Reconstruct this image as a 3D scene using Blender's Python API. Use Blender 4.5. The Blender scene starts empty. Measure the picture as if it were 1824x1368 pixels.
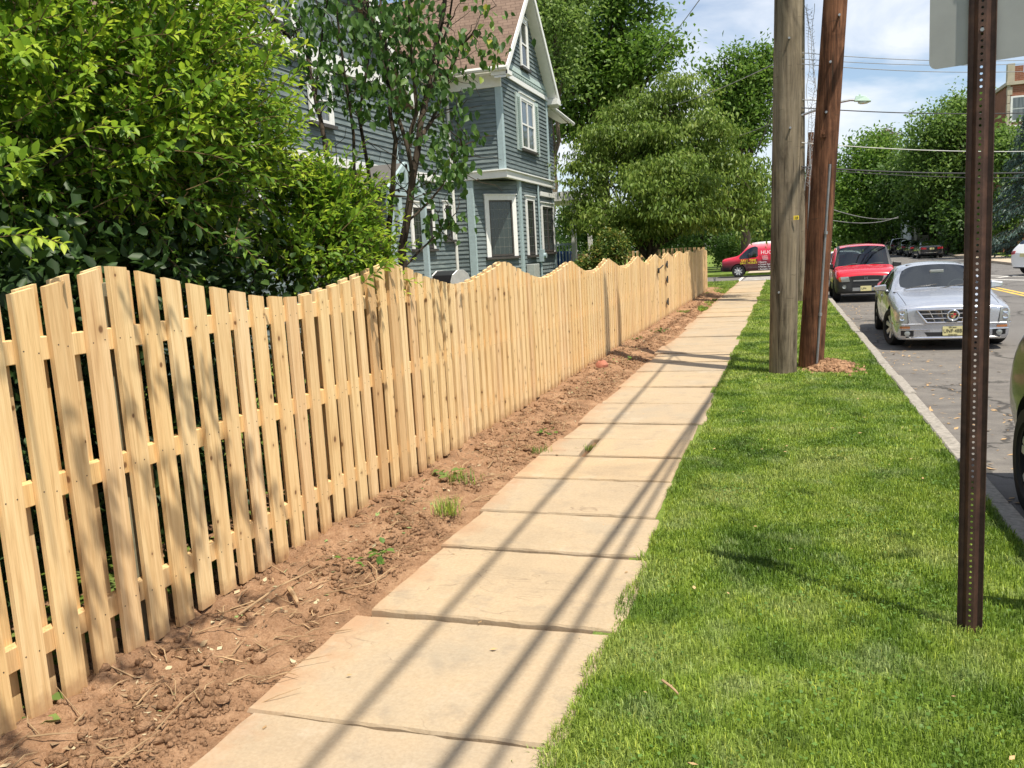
import bpy, bmesh, math, random
import numpy as np
from mathutils import Vector, Matrix
from mathutils.bvhtree import BVHTree
random.seed(11); rs = np.random.RandomState(11)
RAD = math.radians; PI = math.pi
sc = bpy.context.scene; COL = sc.collection
# ---------------------------------------------------------------- camera (phone at eye level on the flagstones)
F, CX, CY = 1500.0, 912.0, 684.0
def _ray(x, y): return np.array([(x-CX)/F, (y-CY)/F, 1.0])
_d = _ray(1395, 432); _d /= np.linalg.norm(_d)
_n = np.cross(_d, _ray(2395, 432-54.0)); _n /= np.linalg.norm(_n)
if _n[1] < 0: _n = -_n
RM = np.stack([np.cross(_d, -_n), _d, -_n]); EYE = np.array([0, 0, 1.75])
def at(x, y, Y):
    r = RM @ _ray(x, y); return Vector(EYE + r*(Y/r[1]))
def gp(x, y, z=0.0):
    r = RM @ _ray(x, y); return Vector(EYE + r*((z-1.75)/r[2]))
cam = bpy.data.objects.new('camera', bpy.data.cameras.new('camera')); COL.objects.link(cam)
mw = Matrix.Identity(4)
for i in range(3):
    mw[i][0] = RM[i][0]; mw[i][1] = -RM[i][1]; mw[i][2] = -RM[i][2]; mw[i][3] = EYE[i]
cam.matrix_world = mw
cam.data.sensor_width = 36; cam.data.lens = F/1824*36; cam.data.clip_start = .05; cam.data.clip_end = 2000
sc.camera = cam
# ---------------------------------------------------------------- materials
class NT:
    def __init__(s, name):
        s.m = bpy.data.materials.new(name); s.m.use_nodes = True
        s.t = s.m.node_tree; s.n = s.t.nodes; s.b = s.n['Principled BSDF']; s.o = s.n['Material Output']
    def new(s, t, **k):
        x = s.n.new(t)
        for a, v in k.items(): setattr(x, a, v)
        return x
    def put(s, sock, v):
        if hasattr(v, 'is_output') or isinstance(v, bpy.types.NodeSocket): s.t.links.new(v, sock)
        elif isinstance(v, (tuple, list)) and len(v) == 3 and sock.type == 'RGBA': sock.default_value = (*v, 1)
        else: sock.default_value = v
    def obj(s): return s.new('ShaderNodeTexCoord').outputs['Object']
    def pos(s): return s.new('ShaderNodeNewGeometry').outputs['Position']
    def isl(s): return s.new('ShaderNodeNewGeometry').outputs['Random Per Island']
    def rnd(s):
        a = s.new('ShaderNodeObjectInfo').outputs['Random']
        return s.math('FRACT', s.math('ADD', a, s.isl()))
    def attr(s, n): return s.new('ShaderNodeAttribute', attribute_name=n).outputs['Fac']
    def math(s, op, a, b=0.0, c=0.0, clamp=False):
        x = s.new('ShaderNodeMath', operation=op, use_clamp=clamp)
        for i, v in enumerate((a, b, c)): s.put(x.inputs[i], v)
        return x.outputs[0]
    def vm(s, op, a, b):
        x = s.new('ShaderNodeVectorMath', operation=op); s.put(x.inputs[0], a); s.put(x.inputs[1], b); return x.outputs[0]
    def sep(s, v):
        x = s.new('ShaderNodeSeparateXYZ'); s.put(x.inputs[0], v); return x.outputs
    def comb(s, a, b, c):
        x = s.new('ShaderNodeCombineXYZ')
        for i, v in enumerate((a, b, c)): s.put(x.inputs[i], v)
        return x.outputs[0]
    def noise(s, v, scale, detail=4, rough=.55, dist=0):
        x = s.new('ShaderNodeTexNoise'); s.put(x.inputs['Vector'], v)
        for k, q in (('Scale', scale), ('Detail', detail), ('Roughness', rough), ('Distortion', dist)): x.inputs[k].default_value = q
        return x.outputs['Fac']
    def voro(s, v, scale, feat='F1', out='Distance', rand=1):
        x = s.new('ShaderNodeTexVoronoi', feature=feat); s.put(x.inputs['Vector'], v); x.inputs['Scale'].default_value = scale
        x.inputs['Randomness'].default_value = rand; return x.outputs[out]
    def ramp(s, f, stops, interp='LINEAR'):
        x = s.new('ShaderNodeValToRGB'); s.put(x.inputs[0], f); cr = x.color_ramp; cr.interpolation = interp
        while len(cr.elements) < len(stops): cr.elements.new(.5)
        for e, (p, c) in zip(cr.elements, stops):
            e.position = p; e.color = (c, c, c, 1) if isinstance(c, (int, float)) else (*c, 1)
        return x.outputs[0]
    def mix(s, f, a, b, mode='MIX'):
        x = s.new('ShaderNodeMix', data_type='RGBA', blend_type=mode)
        s.put(x.inputs[0], f); s.put(x.inputs[6], a); s.put(x.inputs[7], b); return x.outputs[2]
    def set(s, **k):
        for a, v in k.items():
            s.put(s.b.inputs[{'col': 'Base Color', 'rough': 'Roughness', 'metal': 'Metallic', 'spec': 'Specular IOR Level', 'coat': 'Coat Weight', 'emc': 'Emission Color', 'ems': 'Emission Strength', 'nor': 'Normal'}[a]], v)
        return s
    def bump(s, h, strength=.3, dist=.01):
        x = s.new('ShaderNodeBump'); x.inputs['Strength'].default_value = strength; x.inputs['Distance'].default_value = dist
        s.put(x.inputs['Height'], h); s.put(s.b.inputs['Normal'], x.outputs[0]); return s
    def leafy(s, col, tr=.4, trcol=None):
        s.set(col=col, rough=.5, spec=.35)
        t = s.new('ShaderNodeBsdfTranslucent'); s.put(t.inputs['Color'], trcol if trcol is not None else col)
        a = s.new('ShaderNodeMixShader'); a.inputs[0].default_value = tr
        s.t.links.new(s.b.outputs[0], a.inputs[1]); s.t.links.new(t.outputs[0], a.inputs[2]); s.t.links.new(a.outputs[0], s.o.inputs[0])
        return s
def plain(name, col, rough=.6, metal=0, var=.12, spec=.5, scale=9, coat=0, bump=0):
    s = NT(name); f = s.noise(s.obj(), scale, 5, .6)
    lo = tuple(c*(1-var) for c in col); hi = tuple(min(1, c*(1+var)) for c in col)
    s.set(col=s.ramp(f, [(.3, lo), (.7, hi)]), rough=rough, metal=metal, spec=spec, coat=coat)
    if bump: s.bump(s.noise(s.obj(), scale*12, 3), bump, .004)
    return s.m
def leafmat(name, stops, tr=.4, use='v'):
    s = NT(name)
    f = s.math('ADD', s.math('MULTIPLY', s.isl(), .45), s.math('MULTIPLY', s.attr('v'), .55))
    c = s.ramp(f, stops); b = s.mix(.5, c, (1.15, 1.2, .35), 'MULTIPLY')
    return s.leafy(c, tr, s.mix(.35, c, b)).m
MT = {}
def m_wood():
    s = NT('new_spruce_board'); p = s.obj(); r = s.rnd()
    off = s.comb(s.math('MULTIPLY', r, 37.1), s.math('MULTIPLY', r, 91.7), s.math('MULTIPLY', r, 53.3))
    q = s.vm('ADD', s.vm('MULTIPLY', p, (34, 34, 1.6)), off)
    g = s.noise(q, 1.0, 5, .6, .6); fine = s.noise(s.vm('ADD', s.vm('MULTIPLY', p, (210, 210, 6)), off), 1, 2)
    base = s.ramp(g, [(.25, (.48, .305, .14)), (.42, (.70, .51, .265)), (.6, (.81, .645, .375)), (.8, (.66, .465, .235))])
    tone = s.ramp(r, [(0, (.72, .58, .46)), (.13, (.98, .90, .80)), (.25, (1.04, .99, .88)), (.42, (1.08, 1.04, 1.06)), (.55, (.90, .77, .70)), (.68, (1.05, .99, .95)), (.8, (.99, .86, .66)), (1, (1.1, 1.06, 1.02))])
    c = s.mix(1, base, tone, 'MULTIPLY'); c = s.mix(.25, c, s.ramp(fine, [(.3, (.35, .2, .1)), (.6, (.75, .55, .33))]))
    xyz = s.sep(p); kp = s.vm('ADD', s.comb(s.math('MULTIPLY', s.math('ADD', xyz[1], xyz[0]), 7.0), s.math('MULTIPLY', xyz[2], 5.2), 0), off)
    vn_ = s.new('ShaderNodeTexVoronoi', voronoi_dimensions='2D'); s.put(vn_.inputs['Vector'], kp); vn_.inputs['Scale'].default_value = 1; kd = vn_.outputs['Distance']; sel = s.sep(vn_.outputs['Color']); gate = s.math('GREATER_THAN', sel[0], .66); kd = s.math('MULTIPLY', kd, s.math('ADD', .6, s.math('MULTIPLY', sel[1], 1.6))); k = s.math('MULTIPLY', gate, s.ramp(kd, [(.045, 1.0), (.085, 0.0)])); halo = s.math('MULTIPLY', gate, s.ramp(kd, [(.06, 1.0), (.26, 0.0)]))
    c = s.mix(s.math('MULTIPLY', halo, .38), c, (.34, .18, .07)); c = s.mix(s.math('MULTIPLY', k, .85), c, (.12, .05, .02))
    z = s.sep(s.pos())[2]; mud = s.ramp(s.math('ADD', z, s.math('MULTIPLY', s.noise(p, 14, 4), .16)), [(.13, .7), (.22, 0.0)])
    c = s.mix(mud, c, (.36, .2, .1))
    s.set(col=c, rough=.62, spec=.3).bump(s.math('ADD', g, s.math('MULTIPLY', fine, .5)), .25, .003); return s.m
def m_pole(name, stops, crack=.5):
    s = NT(name); p = s.obj()
    g = s.noise(s.vm('MULTIPLY', p, (22, 22, .9)), 1, 6, .65, .4); b = s.noise(p, 1.7, 5, .65, .6)
    c = s.ramp(s.math('ADD', s.math('MULTIPLY', g, .6), s.math('MULTIPLY', b, .4)), stops)
    stn = s.noise(s.vm('MULTIPLY', p, (3.5, 3.5, .55)), 1, 6, .7, 1.2); c = s.mix(1, c, s.ramp(stn, [(.34, (.30, .28, .26)), (.48, (.92, .90, .87)), (.64, (1.35, 1.30, 1.20))]), 'MULTIPLY')
    cr = s.noise(s.vm('MULTIPLY', p, (46, 46, 1.3)), 1, 3, .5, .8); crk = s.ramp(cr, [(.30, 1.0), (.37, 0.0)])
    c = s.mix(s.math('MULTIPLY', crk, crack), c, (.025, .018, .012))
    hz = s.ramp(s.noise(s.vm('MULTIPLY', p, (5, 5, 42)), 1, 4, .6), [(.30, 1.0), (.345, 0.0)])
    c = s.mix(s.math('MULTIPLY', hz, crack*.55), c, (.05, .038, .026))
    s.set(col=c, rough=.85, spec=.2).bump(s.math('ADD', s.math('MULTIPLY', cr, 1.0), s.math('MULTIPLY', g, .6)), .7, .012); return s.m
def m_slab():
    s = NT('bluestone_flag'); p = s.pos(); r = s.isl()
    big = s.noise(p, 1.1, 5, .6); fine = s.noise(p, 60, 4, .7)
    c = s.ramp(big, [(.3, (.305, .240, .162)), (.5, (.405, .310, .20)), (.7, (.335, .278, .20))])
    c = s.mix(1, c, s.ramp(r, [(0, (.90, .90, .92)), (.5, (1, .985, .95)), (1, (1.05, .98, .88))]), 'MULTIPLY')
    c = s.mix(.16, c, s.ramp(fine, [(.3, (.18, .14, .1)), (.7, (.62, .54, .42))]))
    def lines(sc_, seed, w):
        n = s.noise(s.vm('ADD', s.vm('MULTIPLY', p, (.55, 1.5, 1)), (seed, seed*.7, 0)), sc_, 2, .45)
        return s.ramp(s.math('ABSOLUTE', s.math('SUBTRACT', n, .5)), [(0, 1.0), (w, 0.0)])
    msk = s.ramp(s.noise(p, 1.6, 2), [(.52, 0.0), (.6, 1.0)])
    ln = s.math('MULTIPLY', s.math('MAXIMUM', lines(1.9, 3.3, .0035), lines(3.1, 8.1, .0025)), msk)
    c = s.mix(s.math('MULTIPLY', ln, .5), c, (.14, .1, .07))
    x = s.sep(p)[0]
    dirt = s.ramp(s.math('ADD', s.math('MULTIPLY', x, -1.0), s.math('MULTIPLY', s.noise(p, 3.5, 5, .65), .62)), [(1.93/3, 0.0), (1.0, 1.0)])
    x2 = s.math('DIVIDE', s.math('ADD', s.math('MULTIPLY', x, -1.0), s.math('MULTIPLY', s.noise(p, 3.5, 5, .65), .62)), 3.0)
    dirt = s.ramp(x2, [(.735, 0.0), (.80, 1.0)])
    c = s.mix(s.math('MULTIPLY', dirt, .7), c, (.36, .215, .125))
    wr = s.ramp(s.noise(p, 4.5, 6, .7), [(.55, 0.0), (.68, .35)]); c = s.mix(wr, c, (.20, .17, .135)); lt = s.ramp(s.noise(s.vm('ADD', p, (4, 9, 0)), 2.3, 6, .7), [(.58, 0.0), (.7, .4)]); c = s.mix(lt, c, (.47, .40, .31))
    spk = s.ramp(s.voro(p, 17), [(.03, 1.0), (.05, 0.0)]); c = s.mix(s.math('MULTIPLY', spk, .5), c, (.16, .11, .07))
    s.set(col=c, rough=.8, spec=.25).bump(s.math('ADD', s.math('MULTIPLY', fine, .25), s.math('SUBTRACT', s.math('MULTIPLY', big, 1.0), s.math('MULTIPLY', ln, .5))), .35, .012); return s.m
def m_dirt(name='red_brown_soil', k=1.0):
    s = NT(name); p = s.pos()
    a = s.noise(p, 5, 6, .65); b = s.noise(p, 70, 4, .7)
    c = s.ramp(a, [(.3, (.17*k, .092*k, .048*k)), (.5, (.375*k, .207*k, .112*k)), (.68, (.55*k, .335*k, .195*k))])
    c = s.mix(.42, c, s.ramp(b, [(.3, (.08*k, .045*k, .027*k)), (.7, (.42*k, .28*k, .18*k))]))
    s.set(col=c, rough=.95, spec=.1).bump(s.math('ADD', b, s.math('MULTIPLY', s.noise(p, 28, 5, .7), 1.5)), .9, .02); return s.m
def m_asphalt():
    s = NT('worn_asphalt'); p = s.pos(); x = s.sep(p)[0]
    f = s.noise(p, 110, 3, .85); g = s.noise(p, .7, 5, .6); q = s.noise(p, 3.0, 5, .7)
    c = s.ramp(f, [(.3, (.055, .052, .05)), (.52, (.13, .122, .115)), (.72, (.30, .28, .26))])
    c = s.mix(.5, c, s.ramp(g, [(.3, (.115, .108, .103)), (.7, (.185, .176, .167))]))
    lane = s.ramp(s.math('DIVIDE', s.math('ADD', x, s.math('MULTIPLY', q, .8)), 10.0), [(.36, 1.0), (.43, 0.0)])
    c = s.mix(s.math('MULTIPLY', lane, .55), c, s.ramp(q, [(.35, (.105, .093, .082)), (.62, (.195, .175, .15))]))
    st = s.ramp(s.noise(s.vm('MULTIPLY', p, (9, 26, 1)), 1, 4, .75), [(.63, 0.0), (.70, 1.0)])
    c = s.mix(s.math('MULTIPLY', s.math('MULTIPLY', st, lane), .6), c, (.40, .30, .18))
    wv = s.vm('ADD', s.vm('MULTIPLY', p, (.30, .22, 0)), s.comb(s.math('MULTIPLY', g, .5), s.math('MULTIPLY', q, .25), 0)); ck = s.ramp(s.voro(wv, 1.0, 'DISTANCE_TO_EDGE'), [(.004, 1.0), (.010, 0.0)]); c = s.mix(s.math('MULTIPLY', ck, .75), c, (.03, .028, .026))
    oil = s.ramp(s.noise(p, .55, 3, .5), [(.62, 0.0), (.74, .55)]); c = s.mix(oil, c, (.06, .057, .055))
    s.set(col=c, rough=.9, spec=.25).bump(f, .5, .006); return s.m
def m_grass(name='lawn_blades', soil=False):
    s = NT(name); p = s.pos()
    a = s.noise(p, 1.15, 4, .6, .4); b = s.noise(s.vm('ADD', p, (7.3, 2.2, 0)), 3.2, 4, .6)
    c = s.ramp(a, [(.30, (.070, .135, .018)), (.42, (.145, .24, .03)), (.52, (.25, .35, .05)), (.66, (.33, .39, .12))])
    c = s.mix(s.ramp(b, [(.52, 0.0), (.70, .55)]), c, (.33, .39, .19))
    c = s.mix(s.ramp(b, [(.28, .85), (.44, 0.0)]), c, (.055, .11, .016))
    if soil:
        c = s.mix(s.noise(p, 40, 4), c, (.055, .075, .02)); s.set(col=c, rough=.95, spec=.1).bump(s.noise(p, 55, 4), .8, .03); return s.m
    r = s.isl(); c = s.mix(1, c, s.ramp(r, [(0, (.55, .62, .5)), (.5, (1, 1, 1)), (.93, (1.35, 1.3, 1.1)), (1, (2.0, 1.6, 1.4))]), 'MULTIPLY')
    return s.leafy(c, .35).m
def m_paint(name, col, metal=.0, rough=.28, coat=.6):
    s = NT(name); f = s.noise(s.obj(), 900, 1); s.set(col=s.mix(s.math('MULTIPLY', f, .12), col, tuple(min(1, c*1.6+.02) for c in col)), metal=metal, rough=rough, coat=coat, spec=.5)
    s.b.inputs['Coat Roughness'].default_value = .04; return s.m
def m_glass(name, tint=(.42, .47, .46)):
    s = NT(name); t = s.new('ShaderNodeBsdfTransparent'); t.inputs[0].default_value = (*tint, 1)
    g = s.new('ShaderNodeBsdfGlossy'); g.inputs['Roughness'].default_value = .02; g.inputs[0].default_value = (.9, .95, 1, 1)
    fr = s.new('ShaderNodeFresnel'); fr.inputs[0].default_value = 1.55
    x = s.new('ShaderNodeMixShader'); s.t.links.new(s.math('ADD', fr.outputs[0], .03), x.inputs[0]); s.t.links.new(t.outputs[0], x.inputs[1]); s.t.links.new(g.outputs[0], x.inputs[2])
    s.t.links.new(x.outputs[0], s.o.inputs[0]); return s.m
def m_brick():
    s = NT('red_brick'); p = s.pos(); q = s.sep(p)
    v = s.comb(s.math('ADD', q[0], q[1]), q[2], 0)
    b = s.new('ShaderNodeTexBrick'); s.put(b.inputs['Vector'], v); b.inputs['Scale'].default_value = 1
    for k, c in (('Color1', (.27, .105, .06)), ('Color2', (.20, .075, .045)), ('Mortar', (.30, .20, .15))): b.inputs[k].default_value = (*c, 1)
    for k, c in (('Brick Width', .42), ('Row Height', .14), ('Mortar Size', .02)): b.inputs[k].default_value = c
    c = s.mix(.4, b.outputs['Color'], s.ramp(s.noise(p, 1.2, 5), [(.3, (.17, .065, .04)), (.7, (.34, .14, .085))]))
    s.set(col=c, rough=.9, spec=.2); return s.m
def m_shingle():
    s = NT('brown_asphalt_shingle'); p = s.pos(); q = s.sep(p)
    v = s.comb(s.math('ADD', q[0], s.math('MULTIPLY', q[1], .35)), s.math('MULTIPLY', q[2], 1.4), 0)
    b = s.new('ShaderNodeTexBrick'); s.put(b.inputs['Vector'], v); b.inputs['Scale'].default_value = 1
    for k, c in (('Color1', (.205, .143, .108)), ('Color2', (.15, .103, .078)), ('Mortar', (.07, .044, .036))): b.inputs[k].default_value = (*c, 1)
    for k, c in (('Brick Width', .3), ('Row Height', .155), ('Mortar Size', .012)): b.inputs[k].default_value = c
    c = s.mix(.35, b.outputs['Color'], s.ramp(s.noise(p, 3, 5), [(.3, (.12, .085, .064)), (.7, (.25, .178, .135))]))
    s.set(col=c, rough=.95, spec=.15).bump(s.noise(p, 90, 3), .4, .01); return s.m
def m_siding():
    s = NT('teal_clapboard_paint'); p = s.pos(); r = s.isl()
    a = s.noise(s.vm('MULTIPLY', p, (1, 1, 7)), 2.2, 6, .65)
    c = s.ramp(a, [(.3, (.092, .120, .128)), (.5, (.132, .166, .171)), (.7, (.21, .246, .243))])
    c = s.mix(1, c, s.ramp(r, [(0, (.88, .88, .9)), (1, (1.08, 1.08, 1.06))]), 'MULTIPLY')
    s.set(col=c, rough=.75, spec=.3); return s.m
# ---------------------------------------------------------------- mesh building
class MB:
    def __init__(s): s.v = []; s.f = []; s.m = []
    def add(s, v, f, mi=0):
        o = len(s.v); s.v.extend([tuple(q) for q in v]); s.f.extend([tuple(i+o for i in q) for q in f]); s.m.extend([mi]*len(f)); return s
    def box(s, c, d, mi=0, rot=None):
        x, y, z = d[0]/2, d[1]/2, d[2]/2
        v = [Vector((a, b, e)) for e in (-z, z) for a, b in ((-x, -y), (x, -y), (x, y), (-x, y))]
        if rot is not None: v = [rot @ q for q in v]
        c = Vector(c); return s.add([q+c for q in v], [(3, 2, 1, 0), (4, 5, 6, 7), (0, 1, 5, 4), (1, 2, 6, 5), (2, 3, 7, 6), (3, 0, 4, 7)], mi)
    def bb(s, a, b, mi=0): return s.box([(p+q)/2 for p, q in zip(a, b)], [abs(q-p) for p, q in zip(a, b)], mi)
    def tube(s, pts, r, n=8, mi=0, cap=True):
        pts = [Vector(p) for p in pts]; k = len(pts)
        if isinstance(r, (int, float)): r = [r]*k
        v = []; ref = None
        for i, p in enumerate(pts):
            t = (pts[min(i+1, k-1)]-pts[max(i-1, 0)]).normalized()
            if ref is None: ref = t.orthogonal().normalized()
            ref = (ref-t*ref.dot(t)).normalized(); b = t.cross(ref)
            for j in range(n):
                a = 2*PI*j/n; v.append(p+(ref*math.cos(a)+b*math.sin(a))*r[i])
        f = [(i*n+j, i*n+(j+1) % n, (i+1)*n+(j+1) % n, (i+1)*n+j) for i in range(k-1) for j in range(n)]
        if cap: f += [tuple(range(n-1, -1, -1)), tuple((k-1)*n+j for j in range(n))]
        return s.add(v, f, mi)
    def lathe(s, prof, o, ax=(0, 0, 1), n=24, mi=0):
        ax = Vector(ax).normalized(); u = ax.orthogonal().normalized(); w = ax.cross(u); o = Vector(o)
        v = [o+ax*h+(u*math.cos(2*PI*j/n)+w*math.sin(2*PI*j/n))*max(r, 1e-4) for r, h in prof for j in range(n)]
        k = len(prof); f = [(i*n+j, i*n+(j+1) % n, (i+1)*n+(j+1) % n, (i+1)*n+j) for i in range(k-1) for j in range(n)]
        return s.add(v, f, mi)
    def prism(s, poly, d, mi=0):
        n = len(poly); a = [Vector(p) for p in poly]; d = Vector(d)
        return s.add(a+[p+d for p in a], [tuple(range(n-1, -1, -1)), tuple(range(n, 2*n))]+[(i, (i+1) % n, n+(i+1) % n, n+i) for i in range(n)], mi)
    def quad(s, a, b, c, d, mi=0): return s.add([a, b, c, d], [(0, 1, 2, 3)], mi)
    def sphere(s, c, r, nu=10, nv=6, mi=0):
        r = r if isinstance(r, (tuple, list)) else (r, r, r)
        v = [(c[0]+r[0]*math.sin(PI*i/nv)*math.cos(2*PI*j/nu), c[1]+r[1]*math.sin(PI*i/nv)*math.sin(2*PI*j/nu), c[2]+r[2]*math.cos(PI*i/nv)) for i in range(nv+1) for j in range(nu)]
        return s.add(v, [(i*nu+j, (i+1)*nu+j, (i+1)*nu+(j+1) % nu, i*nu+(j+1) % nu) for i in range(nv) for j in range(nu)], mi)
    def build(s, name, mats, parent=None, smooth=None, bevel=0, world=False):
        me = bpy.data.meshes.new(name); me.from_pydata(s.v, [], s.f)
        mats = mats if isinstance(mats, (list, tuple)) else [mats]
        for m in mats: me.materials.append(m)
        me.polygons.foreach_set('material_index', s.m)
        b = bmesh.new(); b.from_mesh(me); bmesh.ops.recalc_face_normals(b, faces=b.faces)
        if bevel: bmesh.ops.bevel(b, geom=list(b.edges), offset=bevel, segments=1, affect='EDGES', profile=.5)
        b.to_mesh(me); b.free(); me.update()
        if smooth is not None: me.shade_smooth(); me.set_sharp_from_angle(angle=RAD(smooth))
        return link(name, me, parent, world)
def link(name, me, parent=None, world=False):
    o = bpy.data.objects.new(name, me); COL.objects.link(o)
    if parent is not None:
        o.parent = parent
        if world: o.matrix_parent_inverse = (Matrix.Translation(parent.location) @ parent.rotation_euler.to_matrix().to_4x4()).inverted()
    return o
def tag(o, label, cat, group=None):
    o['label'] = label; o['category'] = cat
    if group: o['group'] = group
    return o
def kind(o, k): o['kind'] = k; return o
def thing(name, label, cat, loc=(0, 0, 0), rotz=0, group=None):
    o = bpy.data.objects.new(name, None); COL.objects.link(o); o.location = loc; o.rotation_euler = (0, 0, rotz)
    o.empty_display_size = .2; return tag(o, label, cat, group)
def dup(o, loc, rotz, label, group=None, scale=None):
    r = o.copy(); COL.objects.link(r); r.location = loc; r.rotation_euler = (0, 0, rotz); r['label'] = label
    if scale: r.scale = scale
    if group: r['group'] = group
    for ch in list(o.children):
        c = ch.copy(); COL.objects.link(c); c.parent = r
        for g in list(ch.children):
            d = g.copy(); COL.objects.link(d); d.parent = c
    return r
def npmesh(name, V, tris=None, quads=None, mat=None, att=None, smooth=False):
    me = bpy.data.meshes.new(name); V = np.asarray(V, np.float32)
    tris = np.zeros((0, 3), int) if tris is None else tris; quads = np.zeros((0, 4), int) if quads is None else quads
    li = np.concatenate([tris.ravel(), quads.ravel()]).astype(np.int32)
    tot = np.concatenate([np.full(len(tris), 3), np.full(len(quads), 4)]).astype(np.int32)
    st = np.concatenate([[0], np.cumsum(tot)[:-1]]).astype(np.int32)
    me.vertices.add(len(V)); me.vertices.foreach_set('co', V.ravel()); me.loops.add(len(li)); me.loops.foreach_set('vertex_index', li)
    me.polygons.add(len(tot)); me.polygons.foreach_set('loop_start', st)
    if att is not None:
        a = me.attributes.new('v', 'FLOAT', 'POINT'); a.data.foreach_set('value', np.asarray(att, np.float32))
    if mat: me.materials.append(mat)
    me.update(calc_edges=True); me.validate()
    if smooth: me.shade_smooth()
    return me
def vnoise(x, y, seed=0):
    x = np.asarray(x, float); y = np.asarray(y, float); xi = np.floor(x).astype(int); yi = np.floor(y).astype(int); fx = x-xi; fy = y-yi
    h = lambda a, b: np.modf(np.abs(np.sin(a*127.1+b*311.7+seed*74.7)*43758.5453))[0]
    sx = fx*fx*(3-2*fx); sy = fy*fy*(3-2*fy)
    return (h(xi, yi)*(1-sx)+h(xi+1, yi)*sx)*(1-sy)+(h(xi, yi+1)*(1-sx)+h(xi+1, yi+1)*sx)*sy
def fbm(x, y, o=4, seed=0):
    t = 0; a = .5
    for i in range(o): t = t+a*vnoise(x*2**i, y*2**i, seed+i); a *= .5
    return t
def unit(a): return a/np.maximum(np.linalg.norm(a, axis=-1, keepdims=True), 1e-9)
def leaf_arrays(P, D, N, L, W, fine=True, curl=.15):
    D = unit(D); S = unit(np.cross(D, N)); N = np.cross(S, D); L = L[:, None]; W = W[:, None]; n = len(P)
    if fine:
        M = P+D*L*.52-N*W*.12
        V = np.stack([P, P+D*L*.24+S*W*.42+N*W*.1, P+D*L*.6+S*W*.44+N*W*.12, P+D*L-N*L*curl, P+D*L*.6-S*W*.44+N*W*.12, P+D*L*.24-S*W*.42+N*W*.1, M], 1).reshape(-1, 3)
        o = (np.arange(n)*7)[:, None]
        q = np.concatenate([o+np.array([0, 1, 2, 6]), o+np.array([0, 6, 4, 5])]); t = np.concatenate([o+np.array([6, 2, 3]), o+np.array([6, 3, 4])])
        return V, t, q, 7
    V = np.stack([P, P+D*L*.45+S*W*.5+N*W*.12, P+D*L-N*L*curl, P+D*L*.45-S*W*.5+N*W*.12], 1).reshape(-1, 3)
    o = (np.arange(n)*4)[:, None]; return V, None, o+np.array([0, 1, 2, 3]), 4
def leaves(name, P, D, N, L, W, mat, att, parent=None, fine=True, curl=.15):
    V, t, q, k = leaf_arrays(P, D, N, L, W, fine, curl)
    return link(name, npmesh(name, V, t, q, mat, np.repeat(att, k)), parent, True)
# ================================================================ sun, sky
SUN_EL, SUN_AZ = RAD(66), math.atan2(-.57, .82)      # direction towards the sun in plan: +X, a little -Y
SD = Vector((math.cos(SUN_EL)*math.cos(SUN_AZ), math.cos(SUN_EL)*math.sin(SUN_AZ), math.sin(SUN_EL)))
sl = bpy.data.lights.new('sun', 'SUN'); sl.energy = 4.7; sl.angle = RAD(.53); sl.color = (1, .925, .795)
so = bpy.data.objects.new('sun', sl); COL.objects.link(so); so.rotation_euler = SD.to_track_quat('Z', 'Y').to_euler(); so.location = (20, -20, 60)
wd = bpy.data.worlds.new('World'); sc.world = wd; wd.use_nodes = True
t = wd.node_tree; bg = t.nodes['Background']; bg.inputs[1].default_value = .10
sky = t.nodes.new('ShaderNodeTexSky'); sky.sky_type = 'NISHITA'; sky.sun_disc = False; sky.sun_elevation = SUN_EL
sky.sun_rotation = math.atan2(SD.x, SD.y); sky.air_density = 1.0; sky.dust_density = .6; sky.ozone_density = 1.6; sky.altitude = 50
tc = t.nodes.new('ShaderNodeTexCoord'); mp = t.nodes.new('ShaderNodeMapping'); mp.inputs['Scale'].default_value = (1.0, 1.0, 4.6); mp.inputs['Rotation'].default_value = (0, RAD(13), RAD(20)); mp.inputs['Location'].default_value = (.35, .1, .12)
t.links.new(tc.outputs['Generated'], mp.inputs[0])
nz = t.nodes.new('ShaderNodeTexNoise'); nz.inputs['Scale'].default_value = 2.3; nz.inputs['Detail'].default_value = 7; nz.inputs['Roughness'].default_value = .56; nz.inputs['Distortion'].default_value = .5
t.links.new(mp.outputs[0], nz.inputs['Vector'])
cr = t.nodes.new('ShaderNodeValToRGB'); cr.color_ramp.elements[0].position = .41; cr.color_ramp.elements[1].position = .60
cr.color_ramp.elements[0].color = (.07, .07, .07, 1); cr.color_ramp.elements[1].color = (.93, .93, .93, 1); t.links.new(nz.outputs['Fac'], cr.inputs[0])
mx = t.nodes.new('ShaderNodeMix'); mx.data_type = 'RGBA'; t.links.new(cr.outputs[0], mx.inputs[0]); t.links.new(sky.outputs[0], mx.inputs[6]); mx.inputs[7].default_value = (6.6, 6.9, 7.4, 1)
t.links.new(mx.outputs[2], bg.inputs[0])
sc.view_settings.view_transform = 'Standard'; sc.view_settings.look = 'None'; sc.view_settings.exposure = .60; sc.view_settings.gamma = 1
sc.render.engine = 'CYCLES'; cy = sc.cycles
cy.max_bounces = 7; cy.diffuse_bounces = 4; cy.glossy_bounces = 3; cy.transmission_bounces = 4; cy.transparent_max_bounces = 10; cy.caustics_reflective = False; cy.caustics_refractive = False
cy.use_adaptive_sampling = True; cy.adaptive_threshold = .015; cy.use_denoising = True
try: cy.denoiser = 'OPENIMAGEDENOISE'
except Exception: pass
cy.sample_clamp_indirect = 6
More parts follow.
